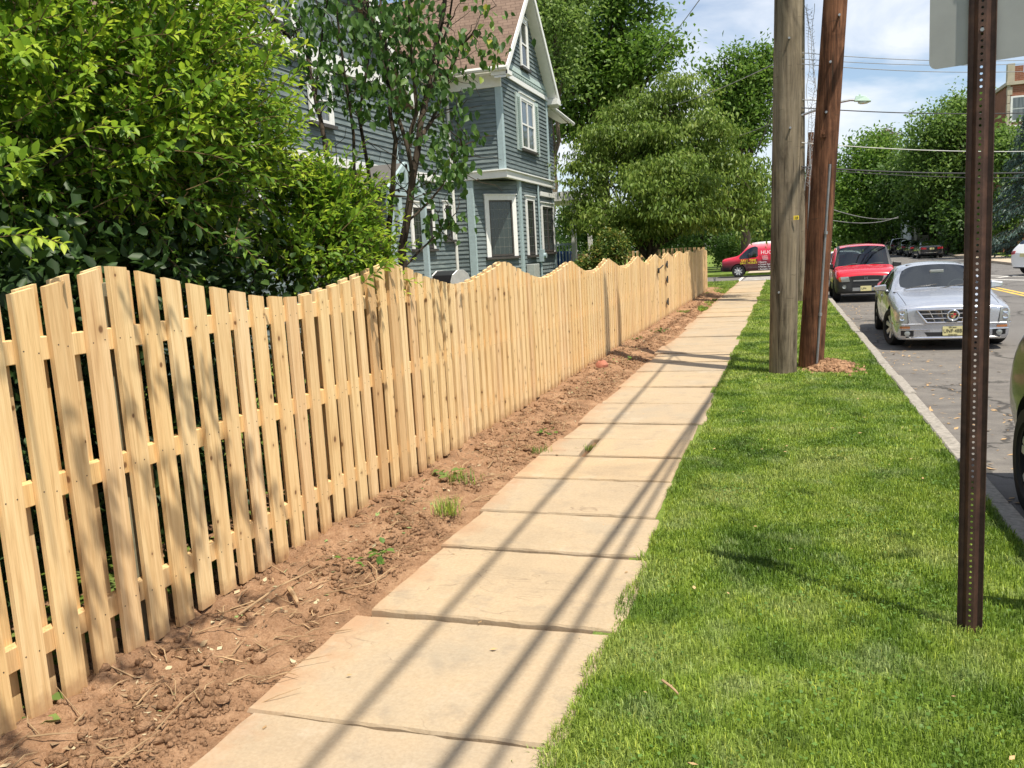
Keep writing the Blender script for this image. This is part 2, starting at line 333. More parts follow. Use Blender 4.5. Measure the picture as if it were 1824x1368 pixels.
# ================================================================ materials used in several places
WOOD = m_wood(); DIRT = m_dirt(); ASPH = m_asphalt(); SOILG = m_grass('lawn_soil', True); BLADE = m_grass()
SLAB = m_slab(); DARK = plain('dark_void', (.01, .01, .01), .9); BLACKP = plain('black_plastic', (.018, .018, .02), .45)
STEEL = plain('galvanised_steel', (.34, .35, .36), .45, .7); CHROME = plain('chrome', (.75, .76, .78), .12, 1, .03); RUBBER = plain('tyre_rubber', (.022, .022, .022), .8, spec=.2)
WHITE = plain('white_paint', (.74, .74, .72), .5, var=.05); TRIM = plain('pale_blue_trim', (.33, .42, .44), .6, var=.08)
GREYT = plain('treated_post', (.23, .22, .15), .85, var=.2, scale=20)
# ================================================================ ground sheets
def sheet(name, x0, x1, y0, y1, z, mat, thick=0.0):
    m = MB()
    if thick: m.bb((x0, y0, z-thick), (x1, y1, z))
    else: m.quad((x0, y0, z), (x1, y0, z), (x1, y1, z), (x0, y1, z))
    return kind(m.build(name, mat), 'structure')
sheet('ground', -500, 500, -300, 900, -.34, SOILG)
rd = MB()
def rpoly(pts): rd.add([(x, y, -.13) for x, y in pts], [tuple(range(len(pts)))])
rpoly([(1.30, -40), (12.2, -40), (12.2, 30), (11.6, 46), (11.9, 58), (13.0, 76), (17, 110), (24, 150), (17, 152), (6, 110), (2.0, 76), (1.30, 56)])
rpoly([(-80, 43.2), (1.298, 43.2), (1.298, 53.6), (-80, 53.6)]); rpoly([(12.202, 29), (80, 29), (80, 45), (11.64, 45.9), (12.202, 30)])
kind(rd.build('road', ASPH), 'structure')
YEL = plain('yellow_road_paint', (.62, .40, .06), .8, var=.25, scale=3); WRP = plain('white_road_paint', (.62, .60, .56), .8, var=.2, scale=3)
ln = MB()
for x in (6.58, 6.82): ln.quad((x-.06, -20, -.126), (x+.06, -20, -.126), (x+.06, 32, -.126), (x-.06, 32, -.126))
kind(ln.build('centre_line', YEL), 'structure')
ln = MB()
def stripe(a, b, w, z=-.126):
    a = Vector((*a, z)); b = Vector((*b, z)); s = (b-a).cross(Vector((0, 0, 1))).normalized()*w/2; ln.quad(a-s, a+s, b+s, b-s)
stripe((7.3, 38.6), (11.4, 31.0), .22); stripe((7.9, 41.6), (12.6, 33.4), .22); stripe((8.3, 38.9), (9.3, 40.2), .2); stripe((9.2, 38.0), (10.5, 38.6), .2)
for k in range(6): stripe((-2.1+.02*k, 44.0+k*1.55), (-.55, 44.0+k*1.55), .5)
stripe((-2.25, 43.6), (-2.25, 53), .16)
kind(ln.build('crosswalk_marking', WRP), 'structure')
# raised land on both sides of the carriageway
sheet('yard', -60, -3.2, -20, 42.9, -.006, SOILG, .3)
sheet('verge', -.86, 1.29, -3, 42.9, -.012, SOILG, .3)
sheet('walk_bed', -3.21, -.85, -3, 42.9, -.045, DIRT, .25)
sheet('far_lawn', -60, 1.0, 54, 260, 0, SOILG, .3)
fl = MB(); fl.prism([(13.6, 47.4, -.25), (80, 46.6, -.25), (90, 260, -.25), (40, 260, -.25), (27, 160, -.25), (19.5, 112, -.25), (15.2, 76, -.25), (13.9, 58, -.25)], (0, 0, .27)); kind(fl.build('opposite_lawn', SOILG), 'structure')
SW2 = plain('tan_concrete', (.42, .34, .25), .9, var=.12, scale=2)
op = MB(); op.prism([(11.62, 46.2, -.25), (80, 45.2, -.25), (80, 46.58, -.25), (13.58, 47.38, -.25), (13.88, 58, -.25), (15.18, 76, -.25), (19.48, 112, -.25), (17.2, 112, -.25), (13.1, 76, -.25), (11.95, 58, -.25)], (0, 0, .26)); kind(op.build('opposite_sidewalk', SW2), 'structure')
tp = MB(); tp.bb((11.9, 47.2, 0), (12.9, 48.6, .016)); kind(tp.build('tactile_ramp', plain('red_tactile', (.5, .17, .13), .85)), 'structure')
sheet('corner_walk', -2.1, -.8, 54.2, 80, .012, SW2)
# kerb of granite blocks
kb = MB(); y = -2.0
while y < 42.6:
    L = random.uniform(.85, 1.3); dx = random.uniform(-.012, .012); dz = random.uniform(-.012, .008)
    kb.bb((1.275+dx, y, -.3), (1.405+dx, y+L-.018, .012+dz)); y += L
KERB = plain('granite_kerb', (.27, .245, .21), .85, var=.35, scale=25, bump=.4)
kind(kb.build('kerb', KERB, bevel=.012), 'structure')
# ================================================================ sidewalk of stone flags
JY = [-.4, .6, 1.65, 2.675, 3.645, 4.62, 5.355, 6.24, 7.0, 7.70, 8.44, 9.58, 10.8, 12.2, 13.2, 14.25, 15.4, 17.0, 18.7, 20.2, 21.7, 23.2, 24.6, 26.0, 27.3, 28.4, 29.8, 31.2, 32.7, 34.2, 35.6, 37.1, 38.6, 40.0, 41.4, 42.8]
sw = MB()
def flag(x0, x1, y0, y1):
    z = random.uniform(-.008, .006); tx = random.uniform(-.006, .006); ty = random.uniform(-.0065, -.001); rim = []
    def edge(a, b, n):
        kk = 0.0
        for i in range(n):
            u = i/n; p = Vector(a).lerp(Vector(b), u); q = (Vector(b)-Vector(a)).normalized(); kk = kk*.6+random.gauss(0, .0034); k = kk if i else 0
            rim.append((p.x-q.y*k, p.y+q.x*k))
    nx = max(6, int((x1-x0)/.06)); ny = max(5, int((y1-y0)/.08))
    sk = random.uniform(-.02, .02)
    edge((x0+sk, y0), (x1, y0-sk*.5), nx); edge((x1, y0-sk*.5), (x1+sk*.6, y1), ny); edge((x1+sk*.6, y1), (x0-sk, y1), nx); edge((x0-sk, y1), (x0+sk, y0), ny)
    n = len(rim); c = ((x0+x1)/2, (y0+y1)/2)
    zz = lambda p: z+tx*(p[0]-c[0])/.6+ty*(p[1]-c[1])/.5
    ins = [(c[0]+(p[0]-c[0])*.988, c[1]+(p[1]-c[1])*.985) for p in rim]
    V = [(*p, zz(p)) for p in ins]+[(*p, zz(p)-random.uniform(.008, .016)) for p in rim]+[(*p, -.06) for p in rim]
    Fc = [tuple(range(n))]+[(i, n+i, n+(i+1) % n, (i+1) % n) for i in range(n)]+[(n+i, 2*n+i, 2*n+(i+1) % n, n+(i+1) % n) for i in range(n)]
    sw.add(V, Fc)
for i in range(len(JY)-1):
    xl = -2.06+random.uniform(-.05, .05); xr = -.78+random.uniform(-.05, .06); g = random.uniform(.018, .028)
    if i == 8: flag(xl-.04, -1.72, JY[i]+g, JY[i+1]-g*.4); flag(-1.655, xr, JY[i]+g, JY[i+1]-g*.4); continue
    flag(xl, xr, JY[i]+g*.6, JY[i+1]-g*.6)
kind(sw.build('sidewalk', SLAB), 'structure')
# ================================================================ dug-over soil strip along the fence
def soil_h(x, y):
    u = np.clip((x+3.3)/1.28, 0, 1)
    prof = .075*np.exp(-((u-.42)/.3)**2)*(.35+1.1*fbm(y*1.3, x*0+3, 3, 5))
    return prof+.10*(fbm(x*7, y*7, 4, 1)-.5)*np.clip((1-u)*4, .12, 1)+.05*(fbm(x*24, y*24, 3, 9)-.5)*np.clip((1-u)*5, .15, 1)-.012-.03*np.clip(u-.86, 0, 1)/.14
def soil_grid(name, y0, y1, d, x0=-3.9, x1=-2.0):
    xs = np.arange(x0, x1+d*.5, d); ys = np.arange(y0, y1+d*.5, d); X, Y = np.meshgrid(xs, ys); Z = soil_h(X, Y)
    nx, ny = len(xs), len(ys); i = (np.arange(ny-1)[:, None]*nx+np.arange(nx-1)[None, :]).ravel()
    return kind(link(name, npmesh(name, np.stack([X, Y, Z], -1).reshape(-1, 3), None, np.stack([i, i+1, i+nx+1, i+nx], 1), DIRT, smooth=True)), 'structure')
soil_grid('dirt_strip', .8, 9.0, .018); soil_grid('dirt_strip', 8.99, 36.5, .06, -4.2, -2.0)
rp = np.array([[math.sin(PI*i/4)*math.cos(2*PI*j/6), math.sin(PI*i/4)*math.sin(2*PI*j/6), math.cos(PI*i/4)] for i in range(5) for j in range(6)])
rq = np.array([(i*6+j, (i+1)*6+j, (i+1)*6+(j+1) % 6, i*6+(j+1) % 6) for i in range(4) for j in range(6)])
def clods(name, P, R_, mat, lab=None, flat=.65):
    n = len(P); k = len(rp); j = 1+rs.uniform(-.42, .42, (n, k, 1)); V = rp[None]*j*R_[:, None, None]*np.stack([rs.uniform(.7, 1.3, n), rs.uniform(.7, 1.3, n), rs.uniform(.6, 1, n)*flat/.65], -1)[:, None, :]
    a = rs.uniform(0, 6.28, n); ca, sa = np.cos(a)[:, None], np.sin(a)[:, None]; x = V[..., 0]*ca-V[..., 1]*sa; y = V[..., 0]*sa+V[..., 1]*ca
    V = np.stack([x, y, V[..., 2]], -1)+P[:, None, :]
    o = link(name, npmesh(name, V.reshape(-1, 3), None, (rq[None]+(np.arange(n)*k)[:, None, None]).reshape(-1, 4), mat)); return kind(o, 'stuff')
n = 20000; cx = -2.1-np.abs(rs.normal(0, .36, n)); cyy = 1.2+rs.power(.62, n)*26; keep = (cx > -3.4) & (fbm(cx*2.2, cyy*2.2, 3, 4) > .33); cx, cyy = cx[keep], cyy[keep]
r_ = np.clip(rs.exponential(.0062, len(cx))+.0025, 0, .034)*np.clip((-1.86-cx)/.45, .35, 1)
clods('soil_clods', np.stack([cx, cyy, soil_h(cx, cyy)+r_*.25], -1), r_, DIRT)
# scattered roots, twigs and cut weeds over the soil: nobody could count them
tw = MB(); TWIG = plain('dry_twig', (.33, .22, .12), .85, var=.4, scale=4)
for i in range(520):
    y = 1.2+random.random()**1.3*17; x = random.uniform(-2.75, -2.2) if random.random() < .85 else random.uniform(-2.2, -2.05); a = random.uniform(0, PI); L = random.uniform(.03, .2)*(1 if random.random() < .85 else 1.8)
    z = float(soil_h(np.array(x), np.array(y)))+.012; d = Vector((math.cos(a), math.sin(a), random.uniform(-.03, .22))); p = Vector((x, y, z)); b = Vector((random.gauss(0, .25), random.gauss(0, .25), .12))*L
    tw.tube([p, p+d*L*.5+b*.5, p+d*L], [random.uniform(.0015, .0045)]*2+[.001], 5)
kind(tw.build('twig_litter', TWIG), 'stuff')
fk = MB()
for i in range(1500):
    y = 1.2+random.random()**1.3*20; x = random.gauss(-2.5, .17); z = float(soil_h(np.array(x), np.array(y)))+.006; s = random.uniform(.006, .026); a = random.uniform(0, 6.3); u = Vector((math.cos(a), math.sin(a), random.uniform(-.3, .5)))*s; w = Vector((-math.sin(a), math.cos(a), random.uniform(-.3, .5)))*s*random.uniform(.25, .7); c = Vector((x, y, z)); fk.quad(c-u, c+w, c+u, c-w)
FLK = NT('dry_plant_scrap'); FLK.set(col=FLK.ramp(FLK.isl(), [(0, (.10, .06, .035)), (.4, (.27, .18, .10)), (.7, (.42, .33, .2)), (.86, (.45, .40, .26)), (.93, (.16, .20, .07)), (1, (.20, .27, .09))]), rough=.9)
kind(fk.build('plant_scraps', FLK.m), 'stuff')
# ================================================================ lawn blades
def blades(name, XY, L, W, mat=BLADE, lean=.8):
    n = len(XY); a = rs.uniform(0, 2*PI, n); D = np.stack([np.cos(a), np.sin(a)], -1); l = np.abs(rs.normal(0, lean, n))
    S = np.stack([-D[:, 1], D[:, 0]], -1)*W[:, None]*.5; z0 = np.full(n, -.012)
    mid = XY+D*(l*L*.35)[:, None]; tip = XY+D*(np.minimum(l*1.25, 1.1)*L*.85)[:, None]; zm = L*.55; zt = L*np.clip(1-.32*l*l, .25, 1)
    c3 = lambda q, z: np.concatenate([q, z[:, None]], 1)
    V = np.stack([c3(XY-S, z0), c3(XY+S, z0), c3(mid+S*.8, zm), c3(mid-S*.8, zm), c3(tip, zt)], 1).reshape(-1, 3); o = (np.arange(n)*5)[:, None]
    return kind(link(name, npmesh(name, V, o+np.array([3, 2, 4]), o+np.array([0, 1, 2, 3]), mat)), 'stuff')
def scatter(x0, x1, y0, y1, dens):
    n = int((x1-x0)*(y1-y0)*dens); return np.stack([rs.uniform(x0, x1, n), rs.uniform(y0, y1, n)], -1)
bands = [(1.9, 4.2, 21000, .0036), (4.2, 7, 14500, .0048), (7, 11, 8500, .0068), (11, 18, 4200, .010), (18, 29, 1500, .018), (29, 43, 700, .03)]
XYs, Ls, Ws = [], [], []
for y0, y1, dn, w in bands:
    q = scatter(-.86, 1.31, y0, y1, dn)
    el = -.775+.05*(fbm(q[:, 1]*3, q[:, 1]*0, 3, 2)-.5)*2+.07*np.sin(q[:, 1]*1.7)*.4; er = 1.275+.025*(fbm(q[:, 1]*5, q[:, 1]*0+4, 2, 6)-.5)*2
    patch = fbm(q[:, 0]*1.6+9, q[:, 1]*1.6, 3, 7); thin = fbm(q[:, 0]*.9+3, q[:, 1]*.9+8, 3, 12)
    hole = (np.abs(q[:, 0]-.62) < .26) & (np.abs(q[:, 1]-12.35) < .45)
    k = (q[:, 0] > el) & (q[:, 0] < er) & (rs.uniform(0, 1, len(q)) < np.clip(.45+1.5*(thin-.25), .35, 1)) & ~hole; q = q[k]; patch = patch[k]; e2 = (np.minimum(q[:, 0]-el[k], er[k]-q[:, 0]) < .07)
    L = rs.uniform(.015, .031, len(q))*(.7+.8*patch)*(1+.35*e2); L *= 1+.2*(w > .01)
    XYs.append(q); Ls.append(L); Ws.append(np.full(len(q), w)*rs.uniform(.7, 1.3, len(q)))
q = scatter(-2.78, -2.05, 23, 42.8, 900); k = fbm(q[:, 0]*1.4, q[:, 1]*.9, 3, 21) > np.where(q[:, 1] > 33, .33, .52); q = q[k]; XYs.append(q); Ls.append(rs.uniform(.04, .09, len(q))); Ws.append(np.full(len(q), .022))
q = scatter(-5.5, -2.05, 36, 43, 500); XYs.append(q); Ls.append(rs.uniform(.04, .07, len(q))); Ws.append(np.full(len(q), .03))
blades('lawn_grass', np.concatenate(XYs), np.concatenate(Ls), np.concatenate(Ws))
cn = 60; cc = np.stack([rs.uniform(-.7, 1.2, cn), 2.2+rs.power(.6, cn)*9], -1); ci = rs.randint(0, cn, 2600); cxy = cc[ci]+rs.normal(0, 1, (2600, 2))*np.array([.13, .16]); ck = (cxy[:, 0] > -.74) & (cxy[:, 0] < 1.24); cxy = cxy[ck]; n = len(cxy)
P = np.concatenate([cxy, rs.uniform(.015, .035, (n, 1))], 1); D = np.stack([rs.normal(0, 1, n), rs.normal(0, 1, n), rs.normal(0, .15, n)], -1); N = np.stack([rs.normal(0, .3, n), rs.normal(0, .3, n), np.ones(n)], -1); L = rs.uniform(.012, .022, n)
V, t_, q_, k_ = leaf_arrays(P, D, N, L, L*.9, False); kind(link('clover_leaves', npmesh('clover_leaves', V, None, q_, leafmat('clover_leaf', [(0, (.07, .15, .025)), (1, (.14, .25, .045))], .3), rs.uniform(0, 1, n).repeat(4))), 'stuff')
# weeds in the slab joints and along the soil
def tuft(name, x, y, n, h, label, spread=.05, mat=None, z=0.0, w=.005):
    q = np.array([x, y])+rs.normal(0, spread, (n, 2))*np.array([1, .6]); o = blades(name, q-np.array([x, y]), rs.uniform(.45, 1.1, n)*h, np.full(n, w), mat or BLADE, .8)
    del o['kind']; o.location = (x, y, z); return tag(o, label, 'weed')
tuft('grass_tuft', -2.22, 5.20, 130, .13, 'dry green grass tuft on the soil beside the widest slab', .05, z=.03)
tuft('grass_tuft', -1.69, 7.35, 60, .06, 'small weed growing in the crack of the split flagstone', .035, z=-.02)
tuft('grass_tuft', -2.12, 7.15, 60, .07, 'low weed at the soil edge left of the split flagstone', .05, z=0)
tuft('grass_tuft', -2.45, 6.0, 60, .12, 'sparse dry weed on the soil below the fence shadow', .07, z=.03)
tuft('grass_tuft', -.76, 4.60, 50, .07, 'grass tuft creeping over the slab corner from the lawn', .03, z=0)
tuft('grass_tuft', -.80, 2.63, 50, .05, 'brownish grass in the front slab joint near the lawn edge', .05, z=-.02)
lit = MB(); LEAFB = plain('dead_leaf', (.42, .27, .13), .9, var=.4, scale=3)
for i in range(700):
    x = 1.45+abs(random.gauss(0, .7)); y = random.uniform(4.5, 30); a = random.uniform(0, 6.3); s = random.uniform(.012, .045); c = Vector((x, y, -.124)); u = Vector((math.cos(a), math.sin(a), random.uniform(-.1, .3)))*s; w = Vector((-math.sin(a), math.cos(a), 0.1))*s*random.uniform(.15, .6)
    lit.quad(c-u, c+w, c+u, c-w)
for i in range(90):
    y = random.uniform(2, 12); x = random.uniform(-2.0, 1.1); a = random.uniform(0, 6.3); s = random.uniform(.006, .02); c = Vector((x, y, .004 if x < -.8 else .035)); u = Vector((math.cos(a), math.sin(a), .1))*s; w = Vector((-math.sin(a), math.cos(a), 0.15))*s*.5
    lit.quad(c-u, c+w, c+u, c-w)
kind(lit.build('leaf_litter', LEAFB), 'stuff')
md = MB()
n = 800; px_ = rs.normal(.62, .17, n); py_ = rs.normal(12.35, .25, n); hh = .095*np.exp(-((px_-.62)/.2)**2-((py_-12.35)/.3)**2)
g = 22; xs = np.linspace(.2, 1.06, g); ys = np.linspace(11.75, 12.95, g); X, Y = np.meshgrid(xs, ys); Z = .11*np.exp(-((X-.62)/.2)**2-((Y-12.35)/.3)**2)+.03*(fbm(X*9, Y*9, 3, 3)-.5)-.02
i = (np.arange(g-1)[:, None]*g+np.arange(g-1)[None, :]).ravel(); ORANGE = m_dirt('orange_subsoil', 1.25)
kind(link('dirt_mound', npmesh('dirt_mound', np.stack([X, Y, Z], -1).reshape(-1, 3), None, np.stack([i, i+1, i+g+1, i+g], 1), ORANGE, smooth=True)), 'structure')
clods('mound_clods', np.stack([px_, py_, hh], -1), np.clip(rs.exponential(.012, n)+.004, 0, .05), ORANGE)
# single bits one can point at
def stick(a, b, r, label, bend=.02):
    m = MB(); a = Vector(a); b = Vector(b); c = (a+b)/2+Vector((random.gauss(0, bend), 0, bend*.6)); e = (b-a)
    m.tube([a-a, a.lerp(c, .6)-a, c-a, c.lerp(b, .5)-a+Vector((bend*.3, 0, 0)), b-a], [r, r*.95, r*.85, r*.8, r*.5], 6)
    m.tube([c-a, c-a+Vector((.05, .03, .03))*e.length*1.2], [r*.5, r*.25], 5)
    o = m.build('stick', TWIG, smooth=50); o.location = a; return tag(o, label, 'stick')
stick(gp(425, 1095, .05), gp(572, 1008, .075), .006, 'long pale straight twig lying on the loose soil by the pickets')
stick(gp(515, 1048, .04), gp(530, 1074, .04), .014, 'short thick broken wood chunk on the loose soil', .005)
stick(gp(1180, 1212, .035), gp(1208, 1236, .04), .006, 'short dry twig lying on the lawn grass', .006)
stick(gp(655, 1000, .03), gp(668, 1043, .02), .004, 'thin pale stalk hanging from the soil onto the slab', .03)
def chunk(loc, r, mat, name, label, cat):
    m = MB(); m.sphere((0, 0, 0), r, 8, 5); m.v = [tuple(c*random.uniform(.82, 1.15) for c in v) for v in m.v]; o = m.build(name, mat, smooth=40); o.location = loc; return tag(o, label, cat)
chunk(gp(1072, 652, .05), (.11, .13, .09), plain('red_stone', (.34, .13, .08), .9), 'stone', 'reddish stone half buried in the soil under the fence shadow line', 'stone')
chunk(gp(462, 1172, .02), (.035, .045, .03), DIRT, 'stone', 'pale brown soil lump at the edge of the slab', 'stone')
chunk(gp(395, 1245, .02), (.04, .03, .018), DIRT, 'stone', 'flat brown stone on the bare soil left of the front slab', 'stone')
# ================================================================ shadow-box picket fence with scalloped top
PK = [(-2.6, 1.80), (.25, 1.80), (3.08, 1.815), (5.92, 1.765), (8.68, 1.715), (11.68, 1.65), (14.41, 1.645), (17.5, 1.645), (20.0, 1.645), (22.3, 1.655), (25.0, 1.665), (27.7, 1.67), (30.3, 1.68), (32.8, 1.69), (35.4, 1.70)]
def ftop(y):
    for (a, za), (b, zb) in zip(PK, PK[1:]):
        if a <= y <= b:
            u = (y-a)/(b-a); pk = za+(zb-za)*u; dip = .21 if y < 19 else (.15 if y < 24 else .1)
            return pk-dip+dip*min(1.0, 1.02*abs(1-2*u)**1.45+.0)
    return 1.7
def fbot(y): return .045+.02*math.sin(y*2.1)+(.0 if y < 3.2 else -.02)
def picket(m, xf, th, y, w, along='y', o=0, top=None, base=None, nails=False):
    z0 = (fbot(y) if base is None else base)+random.uniform(-.012, .012); ta, tb = (ftop(y-w/2), ftop(y+w/2)) if top is None else (top, top)
    j = random.uniform(-.006, .006); tl = random.gauss(0, .004); xo = random.gauss(0, .0016)
    def P(dx, dy, z):
        k = (z-z0)/1.7
        return (xf+xo-dx*th, y+dy*w+tl*k*1.5, z) if along == 'y' else (y+dy*w, xf+dx*th, z)
    V = [P(0, -.5, z0), P(0, .5, z0), P(1, .5, z0), P(1, -.5, z0), P(0, -.5, ta+j), P(0, .5, tb+j), P(1, .5, tb+j), P(1, -.5, ta+j)]
    m.add(V, [(3, 2, 1, 0), (4, 5, 6, 7), (0, 1, 5, 4), (1, 2, 6, 5), (2, 3, 7, 6), (3, 0, 4, 7)])
    if nails:
        for z in (1.485, .915, .30):
            for s in (-.3, .28):
                c = Vector((xf+xo+.0008, y+w*s+random.gauss(0, .006)+tl*(z-z0)/1.13, z+(-.05 if y > 8 else 0)+random.gauss(0, .008))); m.prism([c+Vector((0, .0034*math.cos(a), .0034*math.sin(a))) for a in np.linspace(0, 2*PI, 7)[:-1]], (-.002, 0, 0), 1)
NAIL = plain('rusty_nail_head', (.10, .065, .045), .6, .4)
fence = thing('picket_fence', 'new unpainted pine picket fence with scalloped top along the sidewalk', 'fence', (-2.84, 3.08, 0))
SP = .174; GA, GB = 20.05, 21.75; ys = [1.36+SP*i for i in range(int((34.2-1.36)/SP)+1)]
front = [y for y in ys if not GA-.04 < y < GB+.04]
for y in front[:100]:
    m = MB(); picket(m, -2.84, .024, y+random.gauss(0, .004), random.uniform(.103, .112), nails=y < 11); m.build('picket', [WOOD, NAIL], fence, world=True)
m = MB()
for y in front[100:]: picket(m, -2.84, .024, y+random.gauss(0, .003), .108)
kind(m.build('remaining_pickets', WOOD, fence, world=True), 'stuff')
m = MB()
for y in ys:
    if not GA < y+SP/2 < GB: picket(m, -2.912, .022, y+SP/2+random.gauss(0, .004), .104)
kind(m.build('back_pickets', WOOD, fence, world=True), 'stuff')
posts = [3.02, 5.92, 8.68, 11.68, 14.41, 17.5, 19.95, 21.85, 25.0, 27.7, 30.3, 32.8, 34.25]; secs = [.25]+posts
for a, b in zip(secs, secs[1:]):
    if a == 19.95: continue
    for z in (1.485, .915, .30):
        dz = -.05 if a > 8 else 0; m = MB(); m.bb((-2.911, a+.0, z+dz-.048), (-2.865, b-.002, z+dz+.048)); m.build('rail', WOOD, fence, bevel=.003, world=True)
for y in posts:
    m = MB(); m.bb((-2.99, y-.045+.06, -.1), (-2.913, y+.045+.06, ftop(y)-.07)); m.build('post', GREYT, fence, bevel=.004, world=True)
gate = thing('fence_gate', 'picket gate in the pine fence with black hinges and latch', 'gate', (-2.84, GB, 0))
m = MB()
for y in ys:
    if GA-.04 < y < GB+.04: picket(m, -2.838, .024, y, .108)
m.build('picket_panel', WOOD, gate, world=True)
m = MB()
for z in (1.4, .9, .27): m.bb((-2.91, GA+.05, z-.045), (-2.864, GB-.05, z+.045))
m.build('frame', WOOD, gate, world=True)
IRON = plain('black_iron', (.015, .015, .016), .55)
for z in (1.36, .98, .42):
    m = MB(); y = GB; m.prism([(-2.812, y-.30, z), (-2.812, y, z+.075), (-2.812, y+.09, z+.075), (-2.812, y+.09, z-.075), (-2.812, y, z-.075)], (.012, 0, 0)); m.tube([(-2.80, y, z-.09), (-2.80, y, z+.09)], .016, 8); m.build('hinge', IRON, gate, world=True)
m = MB(); m.bb((-2.815, GA+.06, 1.19), (-2.795, GA+.24, 1.31)); m.tube([(-2.8, GA+.02, 1.27), (-2.74, GA+.16, 1.33), (-2.72, GA+.3, 1.37)], .014, 6); m.build('latch', IRON, gate, world=True)
# return run at the far corner, going away from the street
rf = thing('picket_fence', 'flat-topped pine fence run turning away from the street at the corner', 'fence', (-2.9, 34.4, 0))
k = 0
for x in np.arange(-3.0, -9.6, -SP):
    m = MB(); picket(m, 34.40, .022, float(x), .105, 'x', top=1.72+.04*abs(math.sin(x*1.2)), base=.05); m.build('picket', WOOD, rf, world=True)
m = MB()
for z in (1.45, .9, .3): m.bb((-9.6, 34.36, z-.045), (-2.93, 34.40, z+.045))
m.build('rails', WOOD, rf, world=True)
# ================================================================ clapboard house
SID = m_siding(); ROOF = m_shingle(); DKTRIM = plain('dark_window_sash', (.055, .05, .045), .5); PANE = NT('dark_window_glass').set(col=(.03, .036, .036), rough=.06, spec=.6).m
PANE2 = NT('curtained_window_glass'); PANE2.set(col=PANE2.ramp(PANE2.noise(PANE2.vm('MULTIPLY', PANE2.pos(), (9, 9, .5)), 1, 3), [(.35, (.06, .075, .08)), (.6, (.16, .18, .19))]), rough=.08, spec=.6); PANE2 = PANE2.m; SHUT = plain('pale_shutter_paint', (.42, .50, .48), .6, var=.06); GUT = plain('gutter_white', (.62, .62, .58), .5, var=.08)
XA, XM, YA, YB = -7.755, -9.42, 24.05, 29.45
house = thing('clapboard_house', 'teal clapboard house with brown gabled roof behind the picket fence', 'house', (-8.5, 24, 0))
def siding(m, o, u, nrm, L, z0, z1, expo=.125, clip=None, out=.03):
    o = Vector((*o, 0)); u = Vector((*u, 0)).normalized(); nn = Vector((*nrm, 0)).normalized(); z = z0
    while z < z1-.005:
        zt = min(z+expo, z1); a, b = (0, L) if clip is None else clip((z+zt)/2)
        if b-a > .03:
            j = random.uniform(-.004, .004); p = lambda s, d, h: tuple(o+u*s+nn*d+Vector((0, 0, h)))
            V = [p(a, out+j, z), p(b, out+j, z), p(b, .004, zt+.006), p(a, .004, zt+.006), p(a, 0, z), p(b, 0, z)]
            m.add(V, [(0, 1, 2, 3), (4, 5, 1, 0)])
        z = zt
    return m
def hp(m, name, mat, **k): return m.build(name, mat, house, world=True, **k)
# --- wing (gable towards the street)
c0 = Vector((-8.80, YA)); c1 = Vector((XA, 25.45)); cu = (c1-c0).normalized(); cn = (cu.y, -cu.x); cL = (c1-c0).length
m = MB(); siding(m, (XM, YA), (1, 0), (0, -1), XA-XM, 4.28, 6.75); siding(m, (XA, YA), (0, 1), (1, 0), YB-YA-.3, 4.28, 7.0)
siding(m, (XM, YA), (1, 0), (0, -1), c0.x-XM, .3, 4.06); siding(m, tuple(c0), tuple(cu), cn, cL, .3, 4.06); siding(m, (XA, 25.45), (0, 1), (1, 0), YB-25.45, .3, 4.06)
GA_, GZ, GAP = 26.6, 7.05, 10.15   # gable: centre, base height, apex
sl_ = (GAP-GZ)/3.0
siding(m, (XA, YA-.45), (0, 1), (1, 0), 6, 7.45, 10.0, clip=lambda z: (YA-YA+.45-.4+(z-GZ)/sl_+.02, 6.0-(z-GZ)/sl_-.02))
hp(m, 'wall', SID)
m = MB(); m.bb((XM+.05, YA+.04, .1), (-8.75, YA+5, 4.2)); m.bb((-9.4, 25.5, .1), (XA-.06, YB-.05, 4.2)); m.bb((XM+.05, YA+.05, 4.1), (XA-.06, YB-.4, 7.0)); hp(m, 'wall_core', plain('house_inner', (.10, .13, .13), .9))
m = MB(); siding(m, (-8.2, YB-.3), (0, 1), (1, 0), 2.4, 4.2, 6.9); siding(m, (-8.2, YB), (0, 1), (1, 0), 1.6, .3, 4.1); siding(m, (XA, YB-.3), (-1, 0), (0, 1), .45, 4.3, 6.9); hp(m, 'wall', SID)
m = MB(); m.bb((XM, YA-.10, 4.06), (XA+.12, YA+.02, 4.26)); m.bb((XA-.01, YA+.021, 4.06), (XA+.12, YB-.2, 4.26)); m.bb((XM, YA-.16, 4.262), (XA+.17, YA+.02, 4.30)); m.bb((XA, YA+.021, 4.262), (XA+.17, YB-.2, 4.30))
m.bb((XM, YA-.06, 6.62), (XA+.06, YA-.001, 6.99)); m.bb((XA+.026, YA+.2, 6.98), (XA+.07, YB-.3, 7.12)); m.bb((XA+.026, YB-1.75, 3.72), (XA+.1, YB+.02, 3.86)); hp(m, 'belt_trim', WHITE, bevel=.006)
m = MB(); 
for a, b in (((XA-.14, YA-.045, 4.30), (XA+.045, YA+.13, 6.62)), ((XA+.003, YB-.46, 4.3), (XA+.05, YB-.29, 6.97)), ((c0.x-.16, YA-.05, .3), (c0.x+.06, YA+.05, 4.055)), ((XA-.12, 25.38, .3), (XA+.05, 25.58, 4.055)), ((XA, YB-.12, .3), (XA+.05, YB+.03, 3.72))): hp(MB().bb(a, b), 'corner_board', TRIM, bevel=.006)
